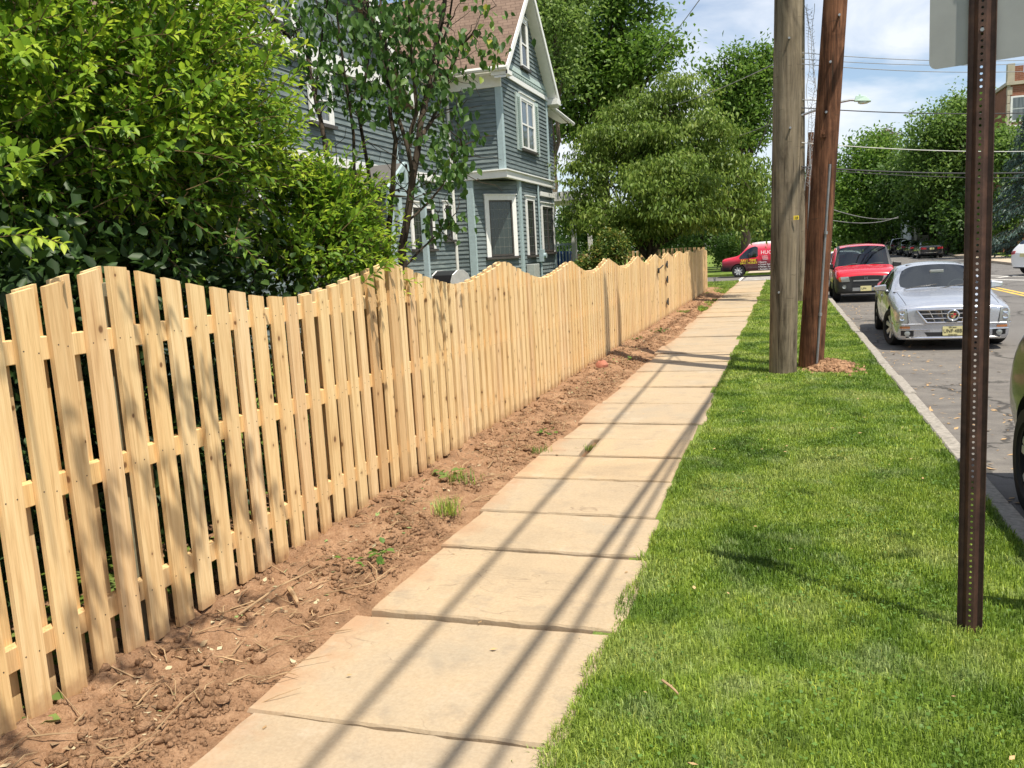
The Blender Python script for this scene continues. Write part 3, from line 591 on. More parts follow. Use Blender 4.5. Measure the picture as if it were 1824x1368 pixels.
# scalloped strip under the gable window
m = MB(); siding(m, (XA+.028, YA+.1), (0, 1), (1, 0), 5.0, 7.13, 7.45, .16)
for i in range(24):
    y = YA+.25+i*.2; m.prism([(XA+.058, y+.1*math.cos(a)+.1, 7.24+.09*math.sin(a)) for a in np.linspace(PI, 2*PI, 7)], (.012, 0, 0))
hp(m, 'gable_scallops', plain('pale_scallop_paint', (.34, .42, .40), .7))
# --- roofs
def slab_roof(m, pts, th=.09):
    a = [Vector(p) for p in pts]; n = (a[1]-a[0]).cross(a[2]-a[0]).normalized(); n = n if n.z > 0 else -n; m.prism(a, n*-th)
m = MB(); XE = XA+.38; ez = GZ+.05*sl_; 
slab_roof(m, [(XE, GA_-2.95, ez), (XE, GA_, GAP+.0), (-13.5, GA_, GAP), (-13.5, GA_-2.95, ez)]); slab_roof(m, [(XE, GA_+2.95, ez), (XE, GA_, GAP), (-13.5, GA_, GAP), (-13.5, GA_+2.95, ez)]); hp(m, 'roof', ROOF)
m = MB(); slab_roof(m, [(XM+.42, 19.4, 6.95), (XM+.42, 24.3, 6.95), (-13.4, 25.0, 10.9), (-13.4, 19.4, 10.9)]); hp(m, 'roof', ROOF); m = MB(); slab_roof(m, [(-7.75, YB-.1, 6.95), (-7.75, 33, 6.75), (-12, 33, 9.6), (-12, YB-.1, 9.8)]); hp(m, 'roof', ROOF)
m = MB()
for s in (-1, 1):
    for d0, d1, x0, x1 in ((.0, .24, XE-.06, XE+.012), ):
        a = Vector((x1, GA_+s*2.97, ez-.02)); b = Vector((x1, GA_, GAP+.01)); dn = Vector((0, 0, -1))*.24
        m.prism([a, b, b+dn, a+dn], (-.05, 0, 0)); m.prism([a+Vector((-.05, 0, -.26)), b+Vector((-.05, 0, -.26)), b+Vector((-.05, 0, -.30)), a+Vector((-.05, 0, -.30))], (-.36, 0, 0))
m.bb((XA-.1, GA_+2.55, ez-.24), (XE+.03, GA_+3.02, ez-.06)); m.bb((XA-.1, GA_-2.97, ez-.24), (XE+.03, GA_-2.57, ez-.12)); hp(m, 'bargeboard', WHITE, bevel=.005)
m = MB(); m.tube([(XM+.3, GA_-3.02, ez-.07), (XE+.02, GA_-3.02, ez-.07)], .07, 8); hp(m, 'gutter', GUT, smooth=40); m = MB(); m.tube([(XM+.05, YA-.08, 6.9), (XM+.06, YA-.09, 4.2), (XM+.06, YA-.09, .2)], .05, 8); hp(m, 'downpipe', GUT, smooth=40); m = MB(); m.tube([(-7.72, YB, 6.9), (-7.72, 33, 6.72)], .07, 8); hp(m, 'gutter', GUT, smooth=40)
m = MB(); m.bb((XM-.3, GA_-2.93, ez-.15), (XA-.1, YA-.062, ez-.11)); hp(m, 'soffit', WHITE); m = MB(); m.bb((-8.2, YB-.2, 6.78), (-7.75, 33, 6.82)); hp(m, 'soffit', WHITE)
# --- windows
def window(cx_, cy_, z0, z1, w, u, nrm, fmat=WHITE, fw=.12, sash=DKTRIM, glass=PANE, cols=1, rows=2, sill=True, mull=0.025, mmat=None, proud=.05):
    u = Vector((*u, 0)).normalized(); nn = Vector((*nrm, 0)).normalized(); o = Vector((cx_, cy_, 0))
    def slab(m, a, b, c, d, d0, d1):
        P = lambda s, h, q: tuple(o+u*s+nn*q+Vector((0, 0, h)))
        V = [P(a, c, d0), P(b, c, d0), P(b, d, d0), P(a, d, d0), P(a, c, d1), P(b, c, d1), P(b, d, d1), P(a, d, d1)]
        m.add(V, [(3, 2, 1, 0), (4, 5, 6, 7), (0, 1, 5, 4), (1, 2, 6, 5), (2, 3, 7, 6), (3, 0, 4, 7)])
    h = w/2; m = MB(); slab(m, -h-fw, -h, z0-.02, z1+fw, .0, proud); slab(m, h, h+fw, z0-.02, z1+fw, .0, proud); slab(m, -h, h, z1, z1+fw, .0, proud); slab(m, -h-fw-.03, h+fw+.03, z1+fw+.001, z1+fw+.035, 0, proud+.03)
    wi = hp(m, 'window', fmat, bevel=.004)
    m = MB(); slab(m, -h, h, z0, z1, 0, .012); link_child(m, 'pane', glass, wi)
    m = MB(); cw = w/cols
    for i in range(cols):
        a = -h+i*cw; slab(m, a, a+.045, z0, z1, .013, .036); slab(m, a+cw-.045, a+cw, z0, z1, .013, .036); slab(m, a+.045, a+cw-.045, z0, z0+.06, .013, .036); slab(m, a+.045, a+cw-.045, z1-.05, z1, .013, .036)
        if rows == 2: slab(m, a+.045, a+cw-.045, (z0+z1)/2-.025, (z0+z1)/2+.025, .013, .04)
    link_child(m, 'sash', sash, wi)
    if mull and rows > 2:
        m = MB()
        for r in range(1, rows): z = z0+(z1-z0)*r/rows; slab(m, -h+.05, h-.05, z-.006, z+.006, .0135, .0165)
        n = max(3, int(w/.17))
        for r in range(1, n): s = -h+w*r/n; slab(m, s-.005, s+.005, z0+.06, z1-.05, .0125, .0155)
        link_child(m, 'leading', mmat or plain('lead_came', (.16, .17, .16), .5, .3), wi)
    if sill:
        m = MB(); slab(m, -h-fw-.04, h+fw+.04, z0-.09, z0-.021, 0, .1); link_child(m, 'sill', DKTRIM, wi)
    return wi
def link_child(m, name, mat, par):
    me_o = m.build(name, mat); me_o.parent = par; me_o.matrix_parent_inverse = par.matrix_world.inverted() if False else Matrix.Identity(4)
    me_o.matrix_parent_inverse = (Matrix.Translation(house.location)).inverted() if False else Matrix.Identity(4); return me_o
X1 = (0, 1); NX = (1, 0)
wb = window(XA+.025, 26.62, 5.10, 6.58, 1.34, X1, NX, WHITE, .14, WHITE, PANE2, 2, 2)
for y in (25.62, 27.62):
    m = MB(); m.bb((XA+.026, y-.2, 5.0), (XA+.06, y+.2, 6.7))
    for k in range(26): m.box((XA+.068, y, 5.08+k*.06), (.03, .3, .012), 0, Matrix.Rotation(RAD(40), 3, 'Y'))
    for s in (-.185, .185): m.bb((XA+.061, y+s-.02, 5.0), (XA+.082, y+s+.02, 6.7))
    hp(m, 'shutter', SHUT)
window(XA+.025, 26.62, 7.62, 9.0, .62, X1, NX, WHITE, .12, WHITE, PANE, 1, 2)
pc = c0.lerp(c1, .56); window(pc.x+cn[0]*.025, pc.y+cn[1]*.025, 1.80, 3.48, .86, tuple(cu), cn, WHITE, .15, DKTRIM, NT('lace_curtain_glass').set(col=(.03, .045, .045), rough=.08, spec=.6).m, 1, 6)
window(XA+.025, 26.42, 1.80, 3.50, .72, X1, NX, WHITE, .12, DKTRIM, PANE, 1, 6)
window(XA+.025, 28.5, 1.88, 3.38, 1.34, X1, NX, WHITE, .12, DKTRIM, PANE, 2, 6)
m = MB(); m.tube([(XA+.07, 27.36, 4.05), (XA+.07, 27.36, .3)], .035, 8); m.bb((XA+.03, 27.28, 1.55), (XA+.16, 27.56, 1.95)); m.tube([(XA+.16, 27.45, 1.75), (XA+.24, 27.45, 1.75)], .085, 12); hp(m, 'electric_meter', TRIM, smooth=40)
m = MB(); m.bb((XA+.03, 25.75, .95), (XA+.30, 26.3, 1.5)); hp(m, 'utility_box', plain('grey_box', (.36, .38, .36), .6), bevel=.01)
# --- long side wall (set back) with its own front gable at the near end
XL = -9.15
m = MB(); siding(m, (XM, 19.7), (0, 1), (1, 0), YA-19.7, .3, 6.95); siding(m, (XL, 11.5), (0, 1), (1, 0), 8.2, .3, 6.0); siding(m, (XL, 19.7), (-1, 0), (0, 1), .3, .3, 6.0)
GB_, GZ2, GAP2 = 15.9, 5.95, 9.6; s2 = (GAP2-GZ2)/4.1
siding(m, (XL, 11.5), (0, 1), (1, 0), 8.2, 6.2, 9.5, .14, clip=lambda z: (max(0, GB_-11.5-(GAP2-z)/s2*1.0), min(8.2, GB_-11.5+(GAP2-z)/s2))); hp(m, 'wall', SID)
m = MB(); m.bb((-13, 11.6, .1), (XL-.05, 19.65, 6.0)); m.bb((-13, 19.66, .1), (XM-.04, YA+1, 6.9)); hp(m, 'wall_core', bpy.data.materials['house_inner'])
m = MB(); m.bb((XL+.03, 11.5, 5.86), (XL+.13, 19.75, 6.2)); m.bb((XM+.03, 19.85, 3.95), (XM+.12, YA-.2, 4.15)); m.bb((XL+.03, 11.5, 3.85), (XL+.12, 19.75, 4.05)); m.bb((XM+.03, 19.85, 6.6), (XM+.09, YA-.1, 6.95)); hp(m, 'belt_trim', WHITE, bevel=.006)
m = MB(); m.bb((XL-.1, 19.55, .3), (XL+.05, 19.76, 5.85)); hp(m, 'corner_board', TRIM, bevel=.006)
m = MB()
for r in range(4):
    z = 6.28+r*.2; a = GB_-(GAP2-z)/s2+.15; b = GB_+(GAP2-z)/s2-.15; n = int((b-a)/.19)
    for i in range(n):
        y = a+i*.19+(.095 if r % 2 else 0); m.prism([(XL+.05+.004*r, y+.1+.094*math.cos(q), z+.05+.1*math.sin(q)) for q in np.linspace(PI, 2*PI, 7)]+[(XL+.03, y+.194, z+.22), (XL+.03, y+.006, z+.22)], (.012, 0, 0))
hp(m, 'gable_scallops', SID)
m = MB(); e2 = GZ2-.35*s2; slab_roof(m, [(XL+.4, GB_-4.5, e2), (XL+.4, GB_, GAP2), (-13.5, GB_, GAP2), (-13.5, GB_-4.5, e2)]); slab_roof(m, [(XL+.4, GB_+4.5, e2), (XL+.4, GB_, GAP2), (-13.5, GB_, GAP2), (-13.5, GB_+4.5, e2)]); hp(m, 'roof', ROOF)
m = MB()
for s in (-1, 1):
    a = Vector((XL+.41, GB_+s*4.5, e2)); b = Vector((XL+.41, GB_, GAP2)); dn = Vector((0, 0, -.28)); m.prism([a, b, b+dn, a+dn], (-.05, 0, 0))
hp(m, 'bargeboard', WHITE)
for y, z0, z1, w in ((16.1, 4.72, 5.62, .7), (14.95, 6.42, 7.7, .62), (13.4, 6.42, 7.7, .62)): window(XL+.04, y, z0, z1, w, X1, NX, WHITE, .12, WHITE, PANE2, 1, 2)
window(XM+.025, 21.6, 2.12, 3.2, 1.3, X1, NX, WHITE, .14, DKTRIM, PANE, 2, 3); window(XM+.025, 23.5, 2.38, 3.35, .5, X1, NX, WHITE, .1, DKTRIM, PANE, 1, 3); window(XL+.03, 13.0, 2.0, 3.4, 1.0, X1, NX, WHITE, .12, DKTRIM, PANE, 1, 3)
# small side-door hood with a trussed pediment
m = MB(); a = Vector((-8.15, 16.9, 3.3)); b = Vector((-8.15, 18.9, 3.3)); t_ = Vector((-8.15, 17.9, 3.95))
for p, q in ((a, t_), (b, t_), (a, b), (a.lerp(b, .5), t_), (a.lerp(b, .25), a.lerp(t_, .6)), (a.lerp(b, .5), a.lerp(t_, .55)), (a.lerp(b, .5), b.lerp(t_, .55))):
    d = (q-p).normalized(); s = d.cross(Vector((1, 0, 0)))*.06; m.prism([p-s, q-s, q+s, p+s], (.07, 0, 0))
for y in (17.0, 18.8): m.bb((-8.18, y-.06, .3), (-8.06, y+.06, 3.25))
hp(m, 'door_hood', TRIM)
m = MB(); slab_roof(m, [(-8.1, 16.95, 3.36), (-8.1, 17.9, 3.98), (XL, 17.9, 3.98), (XL, 16.95, 3.36)], .07); slab_roof(m, [(-8.1, 18.85, 3.36), (-8.1, 17.9, 3.98), (XL, 17.9, 3.98), (XL, 18.85, 3.36)], .07); hp(m, 'hood_roof', plain('grey_hood_roof', (.10, .095, .09), .9))
m = MB(); m.bb((XL+.03, 17.35, .5), (XL+.07, 18.45, 3.0)); hp(m, 'side_door', plain('dark_door', (.035, .025, .02), .6))
# --- street porch beyond the wing
m = MB(); m.bb((-11, 31.0, 3.72), (-7.25, 34.2, 4.05)); hp(m, 'porch_roof', WHITE); m = MB(); m.bb((-11, 31.0, .5), (-7.3, 34.1, 1.02)); hp(m, 'porch_floor', plain('porch_boards', (.3, .3, .29), .8))
for x, y in ((-7.45, 34.0), (-7.45, 31.2)):
    m = MB(); m.bb((x-.08, y-.08, 1.02), (x+.08, y+.08, 3.72)); hp(m, 'porch_post', WHITE)
m = MB(); m.bb((-9.1, 31.16, 2.08), (-7.5, 31.22, 2.16)); m.bb((-9.1, 31.16, 1.1), (-7.5, 31.22, 1.16))
for k in range(13): m.bb((-9.05+k*.125, 31.17, 1.16), (-9.015+k*.125, 31.21, 2.08))
hp(m, 'porch_railing', TRIM)
m = MB(); m.bb((-11, 30.98, .1), (-9.2, 34, 6.8)); hp(m, 'wall_core', bpy.data.materials['house_inner'])
bn = MB(); bn.lathe([(.0, 0), (.24, 0), (.29, .75), (.31, .76), (.31, .82), (.28, .84), (0, .86)], (0, 0, 0), n=20); o = bn.build('blue_bin', plain('blue_plastic', (.03, .09, .28), .5), smooth=40); o.location = (-8.0, 31.75, 1.02); tag(o, 'blue plastic bin behind the white porch railing', 'bin')
# --- gas grill on the patio by the house wall
kind(sheet('patio', -9.0, -5.6, 14, 22.9, .14, SW2, .3), 'structure')
gr = thing('gas_grill', 'gas grill with black and silver domed lid against the house wall', 'grill', (-7.3, 18.2, .14), RAD(-28))
GM = plain('grill_black', (.02, .02, .022), .3); GS = plain('grill_silver', (.42, .42, .40), .4, .3)
hood = [(-.3, .95), (-.3, 1.12), (-.24, 1.28), (-.1, 1.38), (.08, 1.38), (.22, 1.28), (.3, 1.08), (.3, .95)]
m = MB(); m.prism([(-.34, y, z) for y, z in hood], (.68, 0, 0)); m.build('lid', GM, gr, bevel=.008)
for x in (-.375, .345): m = MB(); m.prism([(x, y*1.04, z+.01) for y, z in hood], (.03, 0, 0)); m.build('lid_end', GS, gr, bevel=.006)
m = MB(); m.tube([(-.28, -.36, 1.1), (.28, -.36, 1.1)], .018, 8); m.build('handle', CHROME, gr)
m = MB(); m.bb((-.36, -.3, .72), (.36, .3, .945)); m.bb((-.75, -.24, .88), (-.38, .24, .92)); m.bb((.38, -.24, .88), (.75, .24, .92)); m.build('firebox', GS, gr, bevel=.008)
m = MB(); m.bb((-.34, -.26, .08), (.34, .26, .71)); m.build('cabinet', GM, gr, bevel=.008)
for x in (-.33, .33):
    m = MB(); m.tube([(x-.03, .2, .08), (x+.03, .2, .08)], .08, 12); m.build('wheel', GM, gr)
# ================================================================ utility poles, lamp, wires, sign
PG = m_pole('weathered_grey_pole', [(.3, (.075, .06, .043)), (.45, (.145, .12, .085)), (.58, (.21, .177, .13)), (.75, (.29, .25, .19))], .95)
PBR = m_pole('brown_creosote_pole', [(.34, (.034, .016, .010)), (.46, (.105, .047, .026)), (.57, (.20, .094, .052)), (.74, (.34, .185, .105))], 1.0)
def shaft(m, a, b, r0, r1, n=40, seg=60):
    a = Vector(a); b = Vector(b); d = b-a; u = d.normalized().orthogonal().normalized(); w = d.normalized().cross(u); V = []
    for i in range(seg+1):
        t = i/seg; r = r0+(r1-r0)*t
        for j in range(n):
            q = 2*PI*j/n; k = 1+.03*(float(vnoise(np.array(j*.35), np.array(t*3.1), 3))-.5)+.018*math.sin(5*q+t*2); V.append(a+d*t+(u*math.cos(q)+w*math.sin(q))*r*k)
    m.add(V, [(i*n+j, i*n+(j+1) % n, (i+1)*n+(j+1) % n, (i+1)*n+j) for i in range(seg) for j in range(n)]+[tuple(seg*n+j for j in range(n))])
p1 = thing('utility_pole', 'thick weathered grey wooden utility pole with a small yellow tag', 'utility pole', (-.02, 11.95, 0))
m = MB(); shaft(m, (0, 0, -.15), (.19, .02, 9.2), .180, .166); m.build('shaft', PG, p1, smooth=60)
TAG = plain('yellow_tag', (.75, .55, .04), .5); m = MB(); q = at(1418, 388, 11.80)-p1.location; tg = (MB().bb((q.x-.03, q.y-.02, q.z-.025), (q.x+.035, q.y-.012, q.z+.028))).build('tag', TAG, p1)
def text(name, s, size, mat, parent, loc, rot=(PI/2, 0, 0), ext=.0015, sx=1.0, align='CENTER'):
    cu_ = bpy.data.curves.new(name, 'FONT'); cu_.body = s; cu_.size = size; cu_.extrude = ext; cu_.align_x = align; cu_.align_y = 'CENTER'; cu_.resolution_u = 3
    o = bpy.data.objects.new(name, cu_); COL.objects.link(o); dg = bpy.context.evaluated_depsgraph_get(); me = bpy.data.meshes.new_from_object(o.evaluated_get(dg)); bpy.data.objects.remove(o)
    me.name = name; me.materials.clear(); me.materials.append(mat); o = link(name, me, parent); o.location = loc; o.rotation_euler = rot; o.scale = (sx, 1, 1); return o
text('digits', '10', .045, DARK, tg, (q.x+.002, q.y-.0225, q.z))
for k, (zz, s) in enumerate(((3.2, .05), (1.1, -.06), (4.3, .02))):
    m = MB(); m.tube([(s+.02*zz, -.205, zz), (s+.02*zz, -.16, zz)], .014, 8); m.build('bolt', STEEL, p1)
p2 = thing('utility_pole', 'leaning reddish brown utility pole with a grey conduit', 'utility pole', (.346, 12.45, 0))
m = MB(); shaft(m, (0, 0, -.15), (.75, .02, 11.5), .168, .125); m.build('shaft', PBR, p2, smooth=60)
def on2(z, dx, dy): return (.0652*z+dx, dy+.002*z, z)
m = MB(); m.tube([on2(z, .085-.004*z, -.158+.006*z) for z in (.02, .5, 1, 1.6, 2.2, 2.75)], .017, 8); m.build('conduit', plain('conduit_grey', (.21, .215, .22), .5, .4), p2, smooth=40)
m = MB()
for z in (.75, 1.85): m.tube([on2(z-.02, .083, -.156), on2(z+.02, .083, -.156)], .024, 8)
m.build('clamps', STEEL, p2)
m = MB(); m.box(on2(6.5, .55, -.15), (2.2, .09, .12)); m.build('crossarm', PBR, p2)
m = MB(); m.box(on2(3.15, -.035, -.155), (.07, .05, .10)); m.tube([on2(3.15, -.035, -.2), on2(3.15, -.035, -.15)], .018, 8); m.build('bracket', PBR, p2)
for z, dx in ((3.42, -.02), (4.05, -.01), (4.62, .06)):
    m = MB(); m.tube([on2(z, dx, -.20), on2(z, dx, -.12)], .016, 8); m.build('bolt', STEEL, p2)
p3 = thing('utility_pole', 'thin reddish utility pole far down the verge behind the brown pole', 'utility pole', (.95, 44.5, -.02))
m = MB(); shaft(m, (0, 0, 0), (.36, 0, 6.95), .16, .13, 16, 20); m.build('shaft', PBR, p3, smooth=60); m = MB(); m.tube([(.12, -.16, .1), (.35, -.14, 6.4)], .02, 6); m.build('conduit', STEEL, p3)
p4 = thing('lamp_pole', 'grey pole hidden behind the front pole carrying a street lamp arm', 'street lamp', (.46, 26.5, 0))
m = MB(); shaft(m, (0, 0, -.1), (.03, 0, 11), .152, .125, 20, 30); m.build('shaft', PG, p4, smooth=60)
m = MB(); m.tube([(.05, -.1, 5.32), (.45, -.12, 5.42), (.95, -.14, 5.56), (1.35, -.15, 5.6), (1.55, -.15, 5.58)], .035, 8); m.tube([(.05, -.1, 5.75), (.4, -.12, 5.7), (.85, -.13, 5.58)], .014, 6); m.build('lamp_arm', STEEL, p4, smooth=40)
m = MB(); m.add(*(lambda P: (P, [(0, 1, 2, 3), (7, 6, 5, 4), (0, 4, 5, 1), (1, 5, 6, 2), (2, 6, 7, 3), (3, 7, 4, 0)]))([(1.45, -.25, 5.55), (1.9, -.27, 5.50), (1.9, -.03, 5.50), (1.45, -.05, 5.55), (1.5, -.21, 5.70), (1.76, -.2, 5.66), (1.76, -.1, 5.66), (1.5, -.09, 5.70)])); m.tube([(1.6, -.15, 5.66), (1.6, -.15, 5.73)], .03, 8); m.build('lamp_head', plain('pale_green_enamel', (.36, .50, .42), .4), p4, bevel=.012)
m = MB(); m.sphere((1.7, -.15, 5.5), (.16, .1, .05), 10, 5); m.build('lens', plain('lamp_lens', (.55, .6, .5), .2), p4, smooth=60)
m = MB()
for dx, dy in ((-.45, -.5), (.55, -.55), (1.5, -.5)): m.lathe([(0, 0), (.36, 0), (.39, .1), (.39, 1.15), (.3, 1.3), (0, 1.35)], (dx, dy, 9.25), n=16)  # unseen drums above the view, added and enlarged to shade the far fence
m.bb((-1.0, -.2, 10.0), (2.0, -.08, 10.14)); m.build('transformers', STEEL, p4, smooth=40)
hl = MB()
for k, (x, ph) in enumerate(((.62, 0), (.72, 2.1), (.80, 4.2))):
    zs = np.linspace(8.3, 3.2, 46); hl.tube([(x-.46+.045*math.sin(z*1.9+ph)+.03*math.sin(z*5+ph)+.1*math.sin((8.3-z)*.62), .03*k-.1, z) for z in zs], .008, 5)
for i in range(58):
    z = 8.2-i*.085; s = .1*math.sin((8.3-z)*.62); hl.tube([(.17+s+random.uniform(-.05, .02), -.1, z), (.26+s+random.uniform(-.03, .03), -.05, z-random.uniform(.02, .13)), (.33+s+random.uniform(-.02, .05), -.03, z+random.uniform(-.05, .1))], .006, 4)
    hl.sphere((.26+s+random.uniform(-.06, .08), -.06, z-.06), .016, 6, 4)
o = hl.build('light_string', plain('grey_cable', (.30, .30, .31), .6)); o.location = (.46, 26.4, 0); tag(o, 'tangled hanging string of grey wire netting beside the lamp pole', 'wire netting')
WIRE = plain('wire_black', (.03, .03, .032), .6); WGR = plain('wire_grey', (.22, .22, .22), .5)
def wire(a, b, sag, r, label, mat=WIRE, n=24, group='overhead lines'):
    a = Vector(a); b = Vector(b); m = MB(); m.tube([(b-a)*(i/n)+Vector((0, 0, -4*sag*(i/n)*(1-i/n))) for i in range(n+1)], r, 5); o = m.build('overhead_wire', mat, smooth=60); o.location = a
    return tag(o, label, 'wire', group)
# along the verge (their shadows fall on the flagstones)
wire((1.35, -26, 7.6), (.80, 12.3, 7.0), .15, .022, 'telecom cable above the verge throwing the leftmost shadow on the slabs')
wire((-.43, -26, 6.9), (1.72, 12.3, 6.62), .75, .028, 'thick cable above the verge throwing the dark middle shadow on the slabs')
wire((.25, -26, 6.9), (1.62, 12.3, 6.5), .75, .020, 'thinner cable above the verge throwing the right shadow on the slabs')
wire((.9, 12.4, 9.4), (.5, 26.3, 8.2), .15, .018, 'cable from the brown pole top to the lamp pole')
# crossing the street to the right
def xw(y0, x1, y1, r, label, dep=26.3, depr=33, sag=.12, mat=WIRE): wire(at(1428, y0, dep), at(x1, y1, depr), sag, r, label, mat)
xw(94, 1860, 106, .011, 'topmost thin wire crossing the sky behind the sign', mat=WGR); xw(105, 1860, 112, .010, 'second thin wire crossing the sky just under the topmost one', mat=WGR); xw(114, 1860, 126, .011, 'third thin wire crossing the sky under the pair', mat=WGR)
xw(192, 1900, 198, .016, 'single wire crossing behind the street lamp head'); xw(254, 1900, 268, .013, 'pale wire crossing in front of the round green trees', mat=plain('wire_pale', (.5, .5, .48), .5)); xw(297, 1900, 305, .022, 'thick black cable crossing in front of the green trees'); xw(300, 1900, 315, .012, 'thin dark wire just below the thick black cable')
wire(at(1480, 372, 44.4), at(1600, 388, 70), .25, .022, 'drooping wire against the dark trees behind the red car', WGR); wire(at(1480, 392, 44.4), at(1600, 386, 78), .3, .02, 'lower drooping wire against the dark trees', WGR)
# to the left, towards the house and trees
wire(at(1392, 108, 12.1), at(1180, 190, 33), .1, .008, 'grey wire running from the front pole down into the tree', WGR); wire(at(1388, 214, 26.3), at(1240, 262, 36), .1, .013, 'wire sloping down into the drooping tree', WGR); wire(at(1260, -20, 22), at(1150, 118, 40), .1, .012, 'thin wire falling from the sky into the tall oak', WGR)
m = MB(); a = at(1376, 190, 40); b = at(1350, 265, 52)
wire(a, b, .1, .03, 'dark slack cable beside the front pole above the drooping tree'); wire(at(1374, 215, 40), at(1345, 268, 52), .05, .02, 'thinner slack cable beside the front pole')
# ---------------------------------------------------------------- parking sign on a punched channel post
RUST = NT('brown_channel_steel'); pp = RUST.obj(); RUST.set(col=RUST.ramp(RUST.noise(pp, 14, 6, .7), [(.35, (.05, .028, .022)), (.55, (.085, .046, .034)), (.72, (.125, .066, .043))]), rough=.62, metal=.25, spec=.4).bump(RUST.noise(pp, 120, 3), .25, .002); RUST = RUST.m
sp_ = thing('street_sign', 'back of a grey street sign on a brown punched steel post', 'street sign', (.785, 3.99, 0), RAD(14))
sp_.rotation_euler = (0, RAD(-.35), RAD(-13))
pitch = .0254; z0 = -.12; nh = 124; wv = .0145; V = []; Fq = []
ring = [(math.cos(PI/8+PI/4*k), math.sin(PI/8+PI/4*k)) for k in range(8)]
for i in range(nh):
    zc = z0+(i+.5)*pitch; b0 = len(V); sqr = [(wv, pitch*.208), (wv*.42, pitch/2), (-wv*.42, pitch/2), (-wv, pitch*.208), (-wv, -pitch*.208), (-wv*.42, -pitch/2), (wv*.42, -pitch/2), (wv, -pitch*.208)]
    for yy in (-.026, -.0225):
        V += [(x*.0056, yy, zc+z*.0056) for x, z in ring]+[(x, yy, zc+z) for x, z in sqr]
    V += [(wv, -.026, zc+pitch/2), (-wv, -.026, zc+pitch/2), (-wv, -.026, zc-pitch/2), (wv, -.026, zc-pitch/2)]
    for k in range(8):
        k2 = (k+1) % 8; Fq += [(b0+k, b0+8+k, b0+8+k2, b0+k2), (b0+16+k, b0+16+k2, b0+24+k2, b0+24+k), (b0+k, b0+k2, b0+16+k2, b0+16+k)]
    c = b0+32; Fq += [(b0+8, c, b0+9), (b0+10, c+1, b0+11), (b0+12, c+2, b0+13), (b0+14, c+3, b0+15)]
m = MB(); m.add(V, Fq)
top = z0+nh*pitch
for s in (-1, 1):
    for a, b, c, d in (((wv, -.026), (.030, -.002), (.027, .000), (wv-.001, -.0225)), ((.030, -.002), (.047, -.002), (.047, .0015), (.027, .0015)), ((.047, -.002), (.047, -.010), (.0505, -.010), (.0505, .0015))):
        m.prism([(s*x, y, z0) for x, y in (a, b, c, d)], (0, 0, top-z0))
m.build('post', RUST, sp_)
ALU = plain('dull_aluminium', (.30, .31, .30), .55, .25, .06)
def rrect(w, h, r, n=6):
    return [(sx*(w-r)+r*math.cos(a), sz*(h-r)+r*math.sin(a)) for sx, sz, a0 in ((1, 1, 0), (-1, 1, PI/2), (-1, -1, PI), (1, -1, 1.5*PI)) for a in [a0+PI/2*i/n for i in range(n+1)]]
def plate(xc, zc, w, h, yy, th=.003, skew=0): m = MB(); m.prism([(xc+x, yy+skew*x, zc+z) for x, z in rrect(w, h, .03)], (0, th, 0)); return m
plate(.035, 2.735, .228, .305, .006).build('sign_panel', ALU, sp_)
m = MB()
for z in (2.55, 2.92): m.tube([(0, -.034, z), (0, .012, z)], .008, 6)
m.build('bolts', STEEL, sp_)
# ================================================================ vegetation
BARK = m_pole('grey_brown_bark', [(.3, (.055, .042, .03)), (.5, (.12, .095, .07)), (.7, (.19, .155, .115))], .5); BARKD = m_pole('dark_bark', [(.3, (.03, .024, .018)), (.6, (.075, .058, .044)), (.8, (.12, .09, .07))], .5)
LF_PRIV = leafmat('privet_leaf', [(0, (.030, .075, .012)), (.25, (.075, .16, .022)), (.5, (.17, .30, .034)), (.75, (.33, .47, .045)), (1, (.52, .60, .07))], .48)
LF_LIL = leafmat('lilac_leaf', [(0, (.03, .075, .016)), (.5, (.06, .135, .024)), (.75, (.13, .23, .035)), (.9, (.22, .29, .04)), (1, (.45, .36, .03))], .4)
LF_OAK = leafmat('oak_leaf', [(0, (.055, .12, .018)), (.5, (.13, .24, .036)), (1, (.26, .37, .075))], .48)
LF_PALE = leafmat('pale_tree_leaf', [(0, (.10, .17, .04)), (.5, (.19, .29, .07)), (1, (.32, .42, .13))], .48)
LF_DOG = leafmat('drooping_leaf', [(0, (.065, .12, .018)), (.4, (.14, .225, .034)), (.8, (.27, .36, .075)), (1, (.42, .46, .14))], .42)
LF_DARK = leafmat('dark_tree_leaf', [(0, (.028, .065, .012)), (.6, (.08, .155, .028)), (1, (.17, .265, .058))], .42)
LF_MID = leafmat('street_tree_leaf', [(0, (.06, .125, .026)), (.5, (.145, .245, .052)), (1, (.28, .39, .10))], .48)
LF_BLUE = leafmat('blue_spruce_needle', [(0, (.035, .07, .06)), (.6, (.075, .125, .105)), (1, (.14, .20, .17))], .15)
LF_SHR = leafmat('bronze_tip_leaf', [(0, (.04, .09, .016)), (.5, (.10, .17, .03)), (.72, (.26, .26, .05)), (1, (.50, .27, .09))], .35)
LF_HEDGE = leafmat('hedge_leaf', [(0, (.045, .10, .018)), (.6, (.10, .19, .03)), (1, (.17, .27, .05))], .35)
def rdir(n, up=0.0):
    d = rs.normal(0, 1, (n, 3)); d[:, 2] += up; return unit(d)
def in_blob(b, n, shell=.55):
    """points in an ellipsoid, biased to the outside"""
    d = rdir(n); r = shell+(1-shell)*rs.uniform(0, 1, n)**.6; r = np.where(rs.uniform(0, 1, n) < .2, rs.uniform(.1, 1, n), r)
    return np.array(b[0])+d*r[:, None]*np.array(b[1]), d
